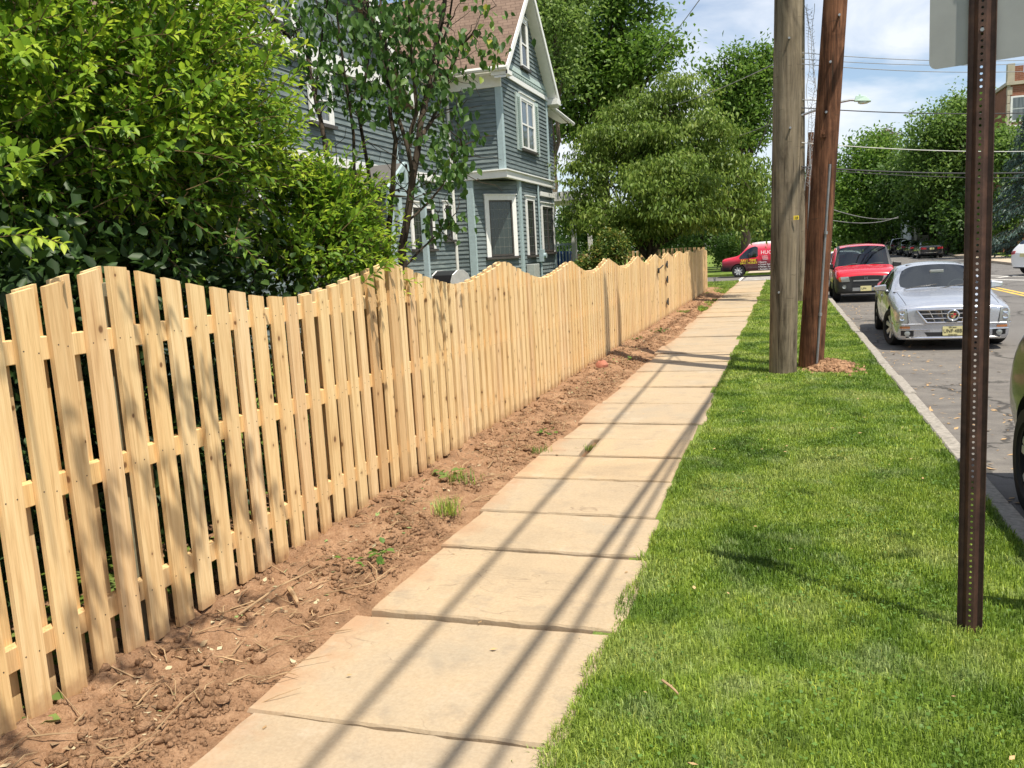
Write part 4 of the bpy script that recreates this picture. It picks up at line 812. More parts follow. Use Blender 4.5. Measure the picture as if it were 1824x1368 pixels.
def lumps(blobs, k, f, flatz=1.0):
    out = []
    for b in blobs:
        q, d = in_blob((b[0], tuple(.74*v for v in b[1])), k, .62)
        for p in q: g = random.uniform(.6, 1.25)*f; out.append((tuple(p), (b[1][0]*g, b[1][1]*g, b[1][2]*g*flatz)))
    return out
def crown(name, blobs, ncl, per, rad, L, W, mat, parent, droop=0.0, flat=.7, fine=False, shell=.55, up=.35, xmax=None):
    vol = np.array([np.prod(b[1])**.67 for b in blobs]); cnt = np.maximum(1, (vol/vol.sum()*ncl).astype(int)); P, A, O = [], [], []
    for b, c in zip(blobs, cnt):
        q, d = in_blob(b, c, shell); q += rs.normal(0, rad*.5, q.shape); P.append(q); O.append(d)
    P = np.concatenate(P); O = np.concatenate(O); n = len(P); cv = np.clip(rs.normal(.5, .22, n), 0, 1)
    k = np.maximum(3, rs.poisson(per, n)); idx = np.repeat(np.arange(n), k); m = len(idx)
    off = rs.normal(0, 1, (m, 3))*rad*np.array([1, 1, flat]); R_ = rad*rs.uniform(.5, 1.5, n)[idx][:, None]/rad; Q = P[idx]+off*R_
    if xmax is not None: kk = Q[:, 0] < xmax; Q = Q[kk]; idx = idx[kk]; m = len(idx)
    D = unit(O[idx]*.7+rs.normal(0, .75, (m, 3))+np.array([0, 0, -droop*2.0])); N = unit(rs.normal(0, .55, (m, 3))+O[idx]*.35+np.array([0, 0, up+.45]))
    a = np.clip((cv[idx]-.5)*1.1+.45+rs.uniform(-.15, .15, m), 0, 1)
    return leaves(name, Q, D, N, L*rs.uniform(.65, 1.3, m), W*rs.uniform(.7, 1.25, m), mat, a, parent, fine, .1+.25*droop)
def limb(m, a, b, r0, r1, wob=.06, n=6, k=7):
    a = Vector(a); b = Vector(b); L = (b-a).length; pts = [a+(b-a)*(i/n)+Vector((random.gauss(0, wob), random.gauss(0, wob), random.gauss(0, wob*.6)))*L*(1 if 0 < i < n else 0)*.5+Vector((0, 0, .06*L*math.sin(PI*i/n))) for i in range(n+1)]
    m.tube(pts, [r0+(r1-r0)*i/n for i in range(n+1)], k); return pts
def tree(name, label, base, th, tr, blobs, ncl, per, rad, L, W, mat, bark=None, group=None, droop=0, cat='tree', flat=.7, limbs=True, shell=.55, lump=(7, .40, .85)):
    base = Vector(base); t = thing(name, label, cat, base, 0, group); m = MB(); c = Vector((0, 0, 0))
    for b in blobs: c += Vector(b[0])
    c /= len(blobs); top = Vector((base.x*.6+c.x*.4, base.y*.6+c.y*.4, base.z+th)); tp_ = limb(m, base-Vector((0, 0, .1)), top, tr, tr*.62, .02, 6, 12)
    if limbs:
        for b in blobs:
            e = Vector(b[0])+Vector((0, 0, b[1][2]*.2)); q = limb(m, tp_[random.choice((4, 5, 6))], e, tr*.5, tr*.12, .035)
            for i in range(5):
                d = Vector(rdir(1, .3)[0]); limb(m, q[random.randint(2, 6)], Vector(b[0])+Vector((d.x*b[1][0], d.y*b[1][1], d.z*b[1][2]))*.9, tr*.16, tr*.04, .06, 5, 5)
    m.build('trunk', bark or BARK, t, smooth=60, world=True); crown('crown', lumps(blobs, *lump) if lump else blobs, ncl, per, rad, L, W, mat, t, droop, flat, shell=shell); return t
def blob(x, y, Y, rx, rz, ry=None):
    """ellipsoid whose centre is seen at this spot of the view, radii given in view pixels at that distance"""
    c = at(x, y, Y); zc = float((RM.T @ (np.array(c)-EYE))[2]); s = zc/F; return (tuple(c), (rx*s, (ry or rx)*s, rz*s))
# ---------------------------------------------------------------- leafy shoots: the clipped-looking privet by the fence
def shoots(P, D, n, Lmin, Lmax, leafL, stem_mb, tipv=1.0, pitch=.03, sag=.25, nbase=.25):
    V = [[], [], [], [], [], []]
    for i in range(len(P)):
        p = Vector(P[i]); d = Vector(D[i]).normalized(); L = random.uniform(Lmin, Lmax); k = max(4, int(L/pitch)); pts = [p.copy()]; side = random.uniform(0, PI); up = Vector((0, 0, 1)); young = random.random()**.6; nb = nbase+random.gauss(0, .15)
        for j in range(k):
            d = (d+Vector((random.gauss(0, .07), random.gauss(0, .07), random.gauss(0, .07)-sag*.06))).normalized(); p = p+d*(L/k); pts.append(p.copy())
            t = (j+1)/k; u = d.cross(up); u = u.normalized() if u.length > .1 else Vector((1, 0, 0)); w = u.cross(d)
            for s in (-1, 1):
                if random.random() < .12: continue
                a = side+(PI/2 if j % 2 else 0); o = (u*math.cos(a)+w*math.sin(a))*s
                ld = (o*.85+d*(.55+.5*t)+Vector((0, 0, -.25+.25*t))).normalized(); sz = leafL*random.uniform(.75, 1.2)*(1-.45*max(0, t-.6)/.4)
                V[0].append(p); V[1].append(ld); V[2].append((w*.7+up*.6+Vector((random.gauss(0, .3), random.gauss(0, .3), random.gauss(0, .2))))); V[3].append(sz); V[4].append(sz*random.uniform(.38, .5)); V[5].append(min(1, max(0, nb+(tipv*young)*(t**1.6)*.85+random.gauss(0, .07))))
        if stem_mb is not None: stem_mb.tube(pts[::2]+[pts[-1]], [.0032*(1-.6*q/max(1, len(pts[::2]))) for q in range(len(pts[::2])+1)], 4, cap=False)
    return [np.array([tuple(q) for q in V[i]]) if i < 3 else np.array(V[i]) for i in range(6)]
def cat_(*a): return [np.concatenate([q[i] for q in a]) for i in range(6)]
STEM = plain('green_brown_twig', (.16, .10, .045), .8, var=.3)
bush = thing('privet_bush', 'huge dense glossy privet bush leaning over the nearest pickets', 'bush', (-4.7, 4.2, 0))
BL = [(at(60, 90, 4.3), (1.2, 1.15, .95)), (at(195, 150, 4.7), (.98, 1.0, .95)), (at(335, 225, 5.0), (.50, .7, .62)), (at(30, 235, 3.9), (.75, .8, .62)), (at(235, 70, 5.0), (.60, .8, .72)), (at(200, 255, 4.3), (.7, .7, .5)), (at(-150, 120, 3.9), (1.1, 1.1, 1.0)), (at(120, -160, 5.0), (1.25, 1.3, .9)), (at(385, 325, 5.3), (.38, .55, .48))]
PP, DD = [], []
for b in BL:
    n = int(300*(b[1][0]*b[1][2])**.8)+60; q, d = in_blob((tuple(b[0]), b[1]), n, .72); PP.append(q); DD.append(unit(d+np.array([.35, -.1, .45])+rs.normal(0, .3, d.shape)))
PP = np.concatenate(PP); DD = np.concatenate(DD); k = PP[:, 0] < -3.02; PP, DD = PP[k], DD[k]
sm = MB(); A = shoots(PP, DD, 0, .2, .5, .088, sm, 1.0, .042, .3, .40)
q, d = in_blob((tuple(at(150, 330, 4.3)), (1.3, .8, .75)), 240, .2); B = shoots(q[q[:, 0] < -3.05], unit(d+np.array([.5, 0, -.1])), 0, .15, .4, .085, sm, .15, .045, .6, .06)
sp = [(gp(0, 0).xyz, 0)]
EX = [(at(-60, 330, 2.95), at(66, 262, 2.75)), (at(-60, 445, 2.85), at(85, 398, 2.7)), (at(250, 345, 4.0), at(268, 285, 3.9)), (at(330, 250, 4.0), at(348, 205, 3.9)), (at(300, 130, 4.2), at(305, 25, 4.1)), (at(460, 190, 4.6), at(540, 120, 4.6)), (at(470, 260, 4.7), at(560, 190, 4.7)), (at(470, 120, 4.6), at(500, 60, 4.6))]
Cc = []
for a, b in EX:
    a = Vector(a); b = Vector(b); k_ = shoots([tuple(a)], [tuple((b-a)+Vector((0, 0, .03)))], 0, (b-a).length, (b-a).length*1.02, .088, sm, 1.0, .036, .1, .45); Cc.append(k_)
q, d = in_blob(((-1.75, 1.9, 3.95), (.42, 1.35, .35)), 58, .2); Cc.append(shoots(q, unit(d*.6+np.array([.3, 0, -.3])), 0, .2, .45, .085, sm, .4, .042, .5, .3))  # unseen overhead shoots, added to dapple the near fence with shade
A = cat_(A, B, *Cc); leaves('foliage', A[0], A[1], A[2], A[3], A[4], LF_PRIV, A[5], bush)
sm.build('twigs', STEM, bush, world=True)
m = MB()
for i in range(3): limb(m, (-3.6+.1*i, 2.4+.5*i, 3.3), (-1.6, .8+.9*i, 4.0), .02, .006, .05)  # unseen limbs reaching out to the added shading shoots
for i in range(9):
    b0 = Vector((-4.7+random.gauss(0, .2), 4.4+random.gauss(0, .4), -.05)); e = Vector(BL[i][0])
    if e.x < -3.5: limb(m, b0, e, .026, .008, .05, 8, 7)
for a, b in ((at(-20, 330, 3.7), at(330, 262, 4.1)), (at(20, 415, 3.9), at(250, 395, 4.1)), (at(130, 440, 3.9), at(280, 350, 4.2)), (at(280, 440, 4.2), at(330, 500, 4.1)), (at(-20, 160, 3.8), at(260, 140, 4.2)), (at(-10, 205, 3.6), at(40, 255, 3.9))): limb(m, a, b, .010, .005, .10, 8, 6)
m.build('branches', BARK, bush, smooth=60, world=True)
# same hedge further in, its deep shade painted into the leaf colour
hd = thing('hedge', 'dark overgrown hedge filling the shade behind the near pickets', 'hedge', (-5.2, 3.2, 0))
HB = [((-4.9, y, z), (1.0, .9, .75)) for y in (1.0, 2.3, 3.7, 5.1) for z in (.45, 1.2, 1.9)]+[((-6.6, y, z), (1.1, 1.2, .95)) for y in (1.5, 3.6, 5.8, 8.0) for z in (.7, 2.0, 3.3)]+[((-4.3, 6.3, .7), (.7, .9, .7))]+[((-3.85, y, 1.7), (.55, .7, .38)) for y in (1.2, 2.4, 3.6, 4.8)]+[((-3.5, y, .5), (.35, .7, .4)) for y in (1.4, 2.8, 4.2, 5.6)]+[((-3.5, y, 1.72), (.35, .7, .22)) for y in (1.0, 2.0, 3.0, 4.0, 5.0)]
crown('foliage', HB, 5200, 12, .17, .085, .05, leafmat('shade_ivy_leaf', [(0, (.014, .034, .008)), (.7, (.035, .075, .016)), (1, (.06, .11, .022))], .25), hd, 0, .9, True, xmax=-3.03)  # leaves coloured darker to stand in for shade behind the near pickets
m = MB()
for i in range(16): limb(m, (-4.8+random.gauss(0, .5), .8+i*.4, 0), (-4.8+random.gauss(0, .8), .8+i*.4+random.gauss(0, .3), 2.2), .03, .01, .1)
m.build('stems', BARKD, hd, smooth=60, world=True)
# ---------------------------------------------------------------- lighter arching bush between the privet and the lilac
fb = thing('arching_bush', 'lighter green bush with long arching shoots over the first fence dip', 'bush', (-3.9, 6.0, 0)); sm = MB()
tips = [((590, 500), (720, 398)), ((560, 470), (665, 300)), ((560, 440), (610, 300)), ((560, 500), (690, 425)), ((600, 420), (665, 345)), ((540, 380), (600, 320)), ((620, 500), (705, 440)), ((570, 400), (640, 345)), ((600, 470), (670, 405)), ((640, 510), (716, 462))]
Cc = []
for (a, b) in tips:
    Y = random.uniform(5.4, 6.0); p = at(*a, Y); q = at(*b, Y); d = q-p; Cc.append(shoots([tuple(p)], [tuple(d+Vector((0, 0, d.length*.12)))], 0, d.length, d.length*1.03, .095, sm, .9, .04, .35, .45))
bb_ = [blob(575, 430, 5.9, 70, 80), blob(640, 470, 6.1, 50, 48), blob(545, 480, 5.6, 70, 45), blob(600, 370, 6.0, 42, 42), blob(520, 390, 5.8, 35, 60)]
for b in bb_:
    q, d = in_blob(b, 95, .35); q = q[q[:, 0] < -3.03]; Cc.append(shoots(q, unit(d[:len(q)]+np.array([.5, .1, .55])+rs.normal(0, .3, (len(q), 3))), 0, .16, .42, .085, sm, .8, .042, .3, .36))
A = cat_(*Cc); leaves('foliage', A[0], A[1], A[2], A[3], A[4], LF_PRIV, A[5], fb); sm.build('twigs', STEM, fb, world=True)
m = MB()
for i in range(8): b = random.choice(bb_); limb(m, (-3.9+random.gauss(0, .2), 6.0+random.gauss(0, .2), 0), b[0], .022, .008, .1)
m.build('branches', BARK, fb, smooth=60, world=True)
# ---------------------------------------------------------------- many-stemmed lilac in front of the house
li = thing('lilac_tree', 'many stemmed lilac with heart shaped leaves in front of the house wall', 'tree', tuple(at(700, 480, 7.0).xy)+(0,)); m = MB(); ends = []
ST = [[(712, 640), (715, 480), (722, 400), (735, 320), (742, 262), (755, 190), (772, 110), (790, 10), (800, -80)], [(735, 320), (728, 262), (705, 200), (690, 110), (680, 10), (676, -70)], [(742, 262), (770, 215), (800, 130), (818, 90), (842, 60)], [(728, 262), (742, 200), (735, 110), (728, 20), (730, -60)], [(700, 640), (690, 470), (700, 340), (706, 250), (692, 160), (668, 70), (652, -10)], [(600, 640), (592, 400), (577, 250), (562, 175), (545, 95), (500, 50), (470, 10)], [(562, 175), (568, 100), (574, 40), (590, -30)], [(640, 640), (640, 420), (632, 300), (622, 180), (608, 80), (598, -20)], [(665, 640), (668, 420), (655, 290), (640, 210), (652, 120), (662, 60), (640, -30)], [(545, 95), (520, 60), (485, 60), (455, 40)], [(722, 400), (765, 360), (800, 310), (822, 262)], [(755, 190), (775, 140), (800, 40), (812, -40)], [(715, 480), (750, 445), (775, 420), (800, 400)]]
RR = [.042, .022, .02, .02, .030, .028, .012, .020, .022, .008, .012, .015, .012]; first = []
for s, r in zip(ST, RR):
    Y = random.uniform(6.7, 7.3) if not first or s[0][1] > 600 else first[-1]; first.append(Y); pts = []
    base = [at(x, y, 7.0+(.0 if s[0][1] < 600 else 0)+.18*math.sin(x*.05)) for x, y in s]
    for i in range(len(base)-1):
        for t in (0, .5): pts.append(base[i].lerp(base[i+1], t)+Vector((random.gauss(0, .006), random.gauss(0, .012), 0)))
    pts.append(base[-1]); n = len(pts); m.tube(pts, [r*(1-.62*i/n) for i in range(n)], 8); ends += [(p, i/n) for i, p in enumerate(pts) if p.z > 2.0]
tws = []
for i in range(170):
    p, t = random.choice(ends); d = Vector(rdir(1, .5)[0]); L = random.uniform(.15, .55); q = limb(m, p, p+d*L, .006, .002, .12, 5, 4); tws.append(q)
    if random.random() < .5: limb(m, q[3], q[3]+Vector(rdir(1, .3)[0])*L*.5, .003, .0015, .1, 4, 4)
m.build('stems', BARKD, li, smooth=60, world=True)
P, D, N, L, W, A = [], [], [], [], [], []
cl = [(640, 40, 120, 60, 430), (720, 60, 70, 60, 170), (560, 60, 90, 60, 170), (800, 300, 40, 40, 130), (770, 140, 60, 50, 120), (850, 70, 40, 35, 75), (690, 170, 60, 40, 130), (800, 230, 35, 40, 60), (600, 150, 60, 40, 90), (790, 390, 25, 30, 40), (660, 350, 30, 50, 45)]
for x, y, sx, sy, n in cl:
    for i in range(int(n*1.5)):
        if i % 6 == 0: cpt = at(random.gauss(x, sx*.62), random.gauss(y, sy*.7), random.gauss(6.9, .35))
        p = cpt+Vector((random.gauss(0, .075), random.gauss(0, .075), random.gauss(0, .06))); P.append(p); D.append(Vector((random.gauss(0, .5), random.gauss(0, .5), -.8))); N.append(Vector((random.gauss(.25, .6), random.gauss(-.5, .5), .35))); l = random.uniform(.05, .09); L.append(l); W.append(l*.66); A.append(min(1, max(0, random.gauss(.35, .16)+(.45 if (x > 840 and random.random() < .6) else 0))))
leaves('foliage', np.array(P), np.array(D), np.array(N), np.array(L), np.array(W), LF_LIL, np.array(A), li)
# ---------------------------------------------------------------- shrub with bronze tips, drooping tree, trees beyond the house
t = thing('bronze_tipped_shrub', 'rounded shrub with bronze orange tips behind the fence by the porch', 'shrub', tuple(at(1072, 480, 26).xy)+(0,))
sb = [blob(1072, 456, 26, 40, 42), blob(1048, 468, 26, 26, 30), blob(1092, 448, 26, 24, 36), blob(1072, 510, 26, 40, 40)]
crown('foliage', lumps(sb, 6, .5), 1500, 15, .10, .10, .05, LF_SHR, t, 0, .8)
m = MB(); [limb(m, t.location, b[0], .03, .01, .1) for b in sb]; m.build('stems', BARKD, t, world=True)
tree('drooping_tree', 'layered tree with drooping yellow green leaves beside the house', (at(1150, 560, 30).x, 30, 0), 2.0, .17, [blob(1180, 215, 30.5, 110, 70), blob(1100, 270, 30, 90, 70), blob(1250, 255, 30, 85, 80), blob(1050, 310, 29.4, 55, 42), blob(1160, 330, 28.6, 120, 55), blob(1300, 320, 30, 80, 55), blob(1220, 380, 28.8, 110, 36), blob(1100, 385, 28.6, 75, 36), blob(1330, 375, 30, 55, 36), blob(1200, 165, 30.6, 55, 36), blob(1180, 300, 31.5, 130, 110), blob(1045, 385, 29.5, 48, 34), blob(1120, 410, 29.5, 60, 26)], 2300, 26, .26, .17, .065, LF_DOG, BARKD, None, .7, flat=.26, shell=.6, lump=(11, .42, .5))
tree('oak_tree', 'tall dark green oak rising behind the drooping tree', (at(1075, 560, 47).x, 47, 0), 7, .4, [blob(1075, 70, 47, 90, 75), blob(1150, 95, 46, 62, 34), blob(1110, 30, 47, 60, 50), blob(1050, 140, 47, 80, 50), blob(1130, 140, 46, 60, 34), blob(1020, 60, 48, 60, 70), blob(1195, 85, 46, 26, 18), blob(1110, -60, 47, 80, 60), blob(1010, 190, 48, 40, 40), blob(1070, 195, 48, 90, 40), blob(1000, 230, 49, 40, 40)], 1700, 15, .50, .30, .17, LF_OAK, BARKD)
tree('pale_tree', 'pale green tree showing just right of the gable bargeboard', (at(985, 560, 41).x, 41, 0), 6, .3, [blob(985, 40, 41, 45, 80), blob(1000, 130, 41, 34, 50), blob(955, -20, 42, 40, 50), blob(1010, -30, 42, 50, 50)], 620, 14, .42, .24, .13, LF_PALE, BARK)
tree('locust_tree', 'dark rounded tree between the drooping tree and the front pole', (at(1330, 480, 58).x, 58, 0), 7, .35, [blob(1310, 150, 58, 48, 42), blob(1345, 175, 58, 38, 60), blob(1290, 190, 58, 50, 50), blob(1368, 105, 58, 18, 30), blob(1335, 235, 58, 42, 36), blob(1320, 110, 58, 18, 20), blob(1262, 128, 58, 14, 12), blob(1290, 108, 58, 14, 12)], 1050, 14, .45, .28, .16, LF_OAK, BARKD)
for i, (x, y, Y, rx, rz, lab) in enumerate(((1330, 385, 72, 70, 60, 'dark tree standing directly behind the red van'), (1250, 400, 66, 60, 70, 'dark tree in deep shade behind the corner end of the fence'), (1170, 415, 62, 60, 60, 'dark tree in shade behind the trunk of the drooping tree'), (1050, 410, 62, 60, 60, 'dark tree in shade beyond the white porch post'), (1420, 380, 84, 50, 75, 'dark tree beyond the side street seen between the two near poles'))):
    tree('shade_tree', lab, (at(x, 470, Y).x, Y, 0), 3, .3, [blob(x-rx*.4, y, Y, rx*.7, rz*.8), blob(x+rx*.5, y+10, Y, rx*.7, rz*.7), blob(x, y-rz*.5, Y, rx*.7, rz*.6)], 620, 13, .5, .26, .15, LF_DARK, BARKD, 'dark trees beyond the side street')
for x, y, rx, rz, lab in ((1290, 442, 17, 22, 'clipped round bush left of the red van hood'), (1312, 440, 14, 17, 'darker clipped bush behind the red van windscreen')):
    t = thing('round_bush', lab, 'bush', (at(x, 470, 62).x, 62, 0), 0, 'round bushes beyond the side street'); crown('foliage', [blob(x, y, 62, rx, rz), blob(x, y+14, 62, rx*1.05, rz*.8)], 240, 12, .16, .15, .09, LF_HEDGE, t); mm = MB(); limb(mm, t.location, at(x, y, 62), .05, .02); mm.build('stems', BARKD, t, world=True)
# right side of the street, far down
def far(name, lab, base, th, tr, bl, n, mat=LF_MID, L=.42, rad=.8, per=12, group='trees across the street', **k): tree(name, lab, (at(base[0], 470, base[1]).x, base[1], 0), th, tr, [blob(*b) for b in bl], n, per, rad, L, L*.56, mat, BARKD, group, **k)
far('street_tree', 'round bright green tree right of the brown pole', (1545, 100), 7, .4, [(1545, 290, 100, 60, 42), (1520, 330, 99, 45, 50), (1580, 310, 99, 55, 50), (1545, 385, 98, 60, 40), (1505, 390, 98, 32, 42), (1560, 262, 100, 40, 22)], 1300, LF_OAK)
far('street_tree', 'low tree behind the far end of the red car roof', (1500, 130), 6, .4, [(1495, 390, 130, 40, 60), (1515, 400, 128, 40, 46), (1490, 350, 130, 20, 30)], 500, LF_DARK, .5)
far('street_tree', 'tall feathery tree left of the brown sign post', (1690, 86), 9, .45, [(1690, 230, 86, 62, 42), (1650, 270, 86, 50, 45), (1725, 210, 87, 50, 40), (1735, 280, 86, 60, 50), (1690, 320, 85, 60, 40), (1640, 330, 86, 36, 34), (1705, 185, 87, 36, 20)], 1500, LF_MID, .36, .7)
far('street_tree', 'darker tree hanging over the pale house front', (1660, 92), 5, .4, [(1625, 300, 93, 40, 40), (1655, 378, 90, 50, 24), (1690, 385, 88, 44, 36), (1600, 350, 95, 30, 50), (1700, 350, 90, 40, 40)], 800, LF_DARK)
far('street_tree', 'dark tree in shade behind the sign post base of the lawn', (1745, 80), 3, .35, [(1740, 395, 80, 50, 40), (1790, 410, 82, 40, 34), (1710, 420, 80, 30, 26)], 620, LF_DARK)
far('street_tree', 'leafy tree covering the lower floors of the brick building', (1800, 70), 4, .4, [(1790, 300, 70, 34, 60), (1830, 320, 70, 50, 60), (1775, 250, 71, 26, 30), (1850, 280, 70, 40, 50), (1800, 390, 70, 40, 46)], 900, LF_MID, .34, .6)
far('street_tree', 'dark leafy mass above the line of black cars', (1570, 112), 5, .4, [(1570, 410, 112, 50, 36), (1610, 400, 112, 34, 40), (1530, 415, 114, 40, 30)], 520, LF_DARK)
for x, y, Y, rx, rz, lab in ((1600, 428, 112, 14, 9, 'yellow green bush behind the first black car'), (1625, 420, 108, 22, 14, 'larger yellow green bush above the line of black cars'), (1682, 428, 96, 14, 12, 'rounded light green bush right of the nearest black car'), (1650, 425, 103, 18, 10, 'low green bush above the boot of the nearest black car')):
    t = thing('round_bush', lab, 'bush', (at(x, 470, Y).x, Y, 0), 0, 'bushes across the street'); crown('foliage', [blob(x, y, Y, rx, rz), blob(x, y+10, Y, rx, rz)], 170, 11, .24, .2, .12, LF_HEDGE, t); mm = MB(); limb(mm, t.location, at(x, y, Y), .05, .02); mm.build('stems', BARKD, t, world=True)
# blue spruce with tiers of hanging branches
t = thing('blue_spruce', 'blue green spruce with drooping tiers at the right edge', 'tree', (at(1850, 470, 62).x, 62, 0)); tx, ty = t.location.x, t.location.y
m = MB(); m.tube([(tx, ty, 0), (tx+.1, ty, 6), (tx, ty, 11)], [.28, .18, .03], 10); P, D, N, L = [], [], [], []
for i in range(230):
    z = .6+10*random.random()**1.1; r = 3.9*(1-z/11.5)+.3; a = random.uniform(0, 2*PI); e = Vector((tx+r*math.cos(a), ty+r*math.sin(a), z-.28*r)); q = limb(m, (tx, ty, z), e, .03, .008, .03, 6, 4)
    for j in range(90):
        u = random.random()**.7; p = q[min(5, int(u*6))].lerp(q[min(6, int(u*6)+1)], (u*6) % 1); dd = Vector((random.gauss(0, .3)+.4*math.cos(a), random.gauss(0, .3)+.4*math.sin(a), -.55)); P.append(p+Vector((random.gauss(0, .12), random.gauss(0, .12), -random.random()*.25))); D.append(dd); N.append(rdir(1, .6)[0]); L.append(random.uniform(.14, .3))
m.build('trunk', BARKD, t, smooth=60, world=True); L = np.array(L); leaves('crown', np.array(P), np.array([tuple(v) for v in D]), np.array(N), L, L*.28, LF_BLUE, rs.uniform(0, 1, len(L)), t, False)
# bare-topped pine sticking out over the round tree
pn = thing('pine_tree', 'brownish thin pine top sticking out above the round green tree', 'tree', (at(1576, 470, 125).x, 125, 0)); m = MB(); b0 = Vector(pn.location); tp2 = at(1576, 232, 125); m.tube([b0, tp2], [.4, .1], 8); bl = []
for x, y in ((1564, 242), (1588, 240), (1574, 236), (1594, 246), (1580, 248), (1568, 250)): e = at(x, y, 125); limb(m, at(1576, 262, 125), e, .1, .03, .1); bl.append((tuple(e), (.75, .75, .4)))
m.build('trunk', BARK, pn, world=True); crown('crown', bl, 60, 10, .3, .45, .16, leafmat('rusty_pine_needle', [(0, (.09, .075, .045)), (1, (.22, .17, .10))], .2), pn)
# ---------------------------------------------------------------- cut plants lying on the soil
def sprig(name, loc, n, size, label, mat=LF_PRIV, flat=True):
    P = np.array(loc)+rs.normal(0, 1, (n, 3))*np.array([.07, .06, .012]); D = rdir(n); D[:, 2] *= .25; N = unit(rs.normal(0, .25, (n, 3))+np.array([0, 0, 1])); L = size*rs.uniform(.6, 1.2, n)
    t = thing(name, label, 'plant', loc); leaves('leaf_cluster', P+np.array([0, 0, .02]), D, N, L, L*.75, mat, np.clip(rs.normal(.6, .15, n), 0, 1), t); m = MB()
    for i in range(4): e = Vector(loc)+Vector((random.gauss(0, .12), random.gauss(0, .12), .02)); m.tube([Vector(loc)+Vector((0, 0, .012)), e], .002, 4)
    m.build('stalks', TWIG, t, world=True); return t
sprig('ivy_sprig', gp(682, 985, .035), 9, .06, 'green heart shaped ivy leaves lying on the soil beside the slab', LF_HEDGE)
sprig('ivy_sprig', gp(800, 848, .04), 14, .06, 'wilted grey green leaves on the soil where the fence shadow ends', LF_PALE)
sprig('ivy_sprig', gp(640, 1000, .05), 12, .05, 'small cut leaves on the soil heap by the pickets', LF_HEDGE)
sprig('ivy_sprig', gp(80, 1275, .02), 6, .075, 'pale green leaf scrap under the nearest pickets', LF_PALE)
sprig('weed_plant', gp(1130, 605, .05), 14, .07, 'leafy weed at the foot of the fence beyond the pole shadow', LF_HEDGE); sprig('weed_plant', gp(1175, 590, .05), 16, .08, 'bright weed at the foot of the fence before the gate', LF_HEDGE); sprig('weed_plant', gp(1105, 640, .05), 10, .05, 'small weed on the soil just before the pole shadow', LF_HEDGE); sprig('weed_plant', gp(975, 772, .02), 12, .05, 'low weed between soil and the split flagstone', LF_HEDGE)
# ================================================================ far buildings
BRK = m_brick(); STONE = plain('cream_limestone', (.44, .39, .30), .85, var=.12, scale=2)
bk = thing('brick_building', 'tall red brick apartment building with cream stone battlements', 'building', (24, 84, 0)); X0, Y0, X1_, Y1 = 16.75, 77, 46, 100
m = MB(); m.bb((X0, Y0, 0), (X1_, Y1, 12.9)); m.build('wall', BRK, bk, world=True)
m = MB(); m.bb((X0-.15, Y0-.15, 12.9), (X1_+.1, Y1, 13.15))
for x in np.arange(X0-.1, X1_, 2.6): m.bb((x, Y0-.1, 13.15), (x+.5, Y0+.4, 14.5))
for z in np.arange(1, 12.8, .62): w = .14 if int(z*1.7) % 2 else .28; m.bb((X0-.06, Y0-.06, z), (X0+w, Y0-.002, z+.58)); m.bb((X0-.06, Y0-.0, z), (X0-.002, Y0+w, z+.58))
m.build('stone_trim', STONE, bk, world=True)
m = MB()
for x in np.arange(X0+.4, X1_-2.4, 2.6): m.bb((x, Y0-.05, 13.15), (x+.6, Y0+.3, 14.3)); m.bb((x+.6, Y0-.05, 13.15), (x+1.5, Y0+.3, 13.75)); m.bb((x+1.5, Y0-.05, 13.15), (x+2.1, Y0+.3, 14.3))
m.build('battlement', BRK, bk, world=True)
for fz in (2.2, 5.5, 8.0, 10.2):
    for x in (17.55, 20.6, 23.6, 27, 30, 33, 36):
        m = MB(); m.bb((x-.62, Y0-.08, fz-.1), (x+.62, Y0-.003, fz+1.85)); w = m.build('window', WHITE, bk, world=True); m = MB(); m.bb((x-.46, Y0-.095, fz+.05), (x+.46, Y0-.083, fz+.85)); m.bb((x-.46, Y0-.095, fz+.93), (x+.46, Y0-.083, fz+1.72)); link_child(m, 'pane', PANE2, w)
wh = thing('white_house', 'pale grey clapboard house half hidden by trees across the street', 'house', (16, 104, 0)); CLP = plain('pale_clapboard', (.50, .52, .52), .8, var=.06)
m = MB(); siding(m, (13.2, 101), (1, 0), (0, -1), 9, .2, 9.5, .22); siding(m, (13.2, 110), (0, -1), (-1, 0), 9, .2, 9.5, .22); m.bb((13.25, 101.05, 0), (22, 110, 9.4)); m.build('wall', CLP, wh, world=True)
m = MB(); m.prism([(12.8, 100.6, 9.4), (22.6, 100.6, 9.4), (17.7, 100.6, 13.2)], (0, 10, 0)); m.build('roof', plain('grey_roof', (.16, .16, .17), .9), wh, world=True)
for x in (14.5, 17, 19.8):
    for z in (1.6, 5.4): m = MB(); m.bb((x-.6, 100.9, z), (x+.6, 100.97, z+2)); w = m.build('window', WHITE, wh, world=True); m = MB(); m.bb((x-.45, 100.88, z+.12), (x+.45, 100.895, z+1.85)); link_child(m, 'pane', PANE, w)
m = MB(); m.bb((13, 98.6, 3.6), (22, 100.9, 3.9)); [m.bb((x-.1, 98.7, .2), (x+.1, 98.9, 3.6)) for x in (13.3, 15.6, 18, 20.4)]; m.build('porch', WHITE, wh, world=True)
# distant wood closing the street
wb_ = []
for i in range(16): wb_.append(((-60+i*11+random.gauss(0, 2), 190+random.gauss(0, 12), 5+random.gauss(0, 1)), (8, 6, 6)))
o = crown('distant_wood', wb_, 1600, 10, 1.5, 1.3, .8, LF_DARK, None); kind(o, 'stuff')
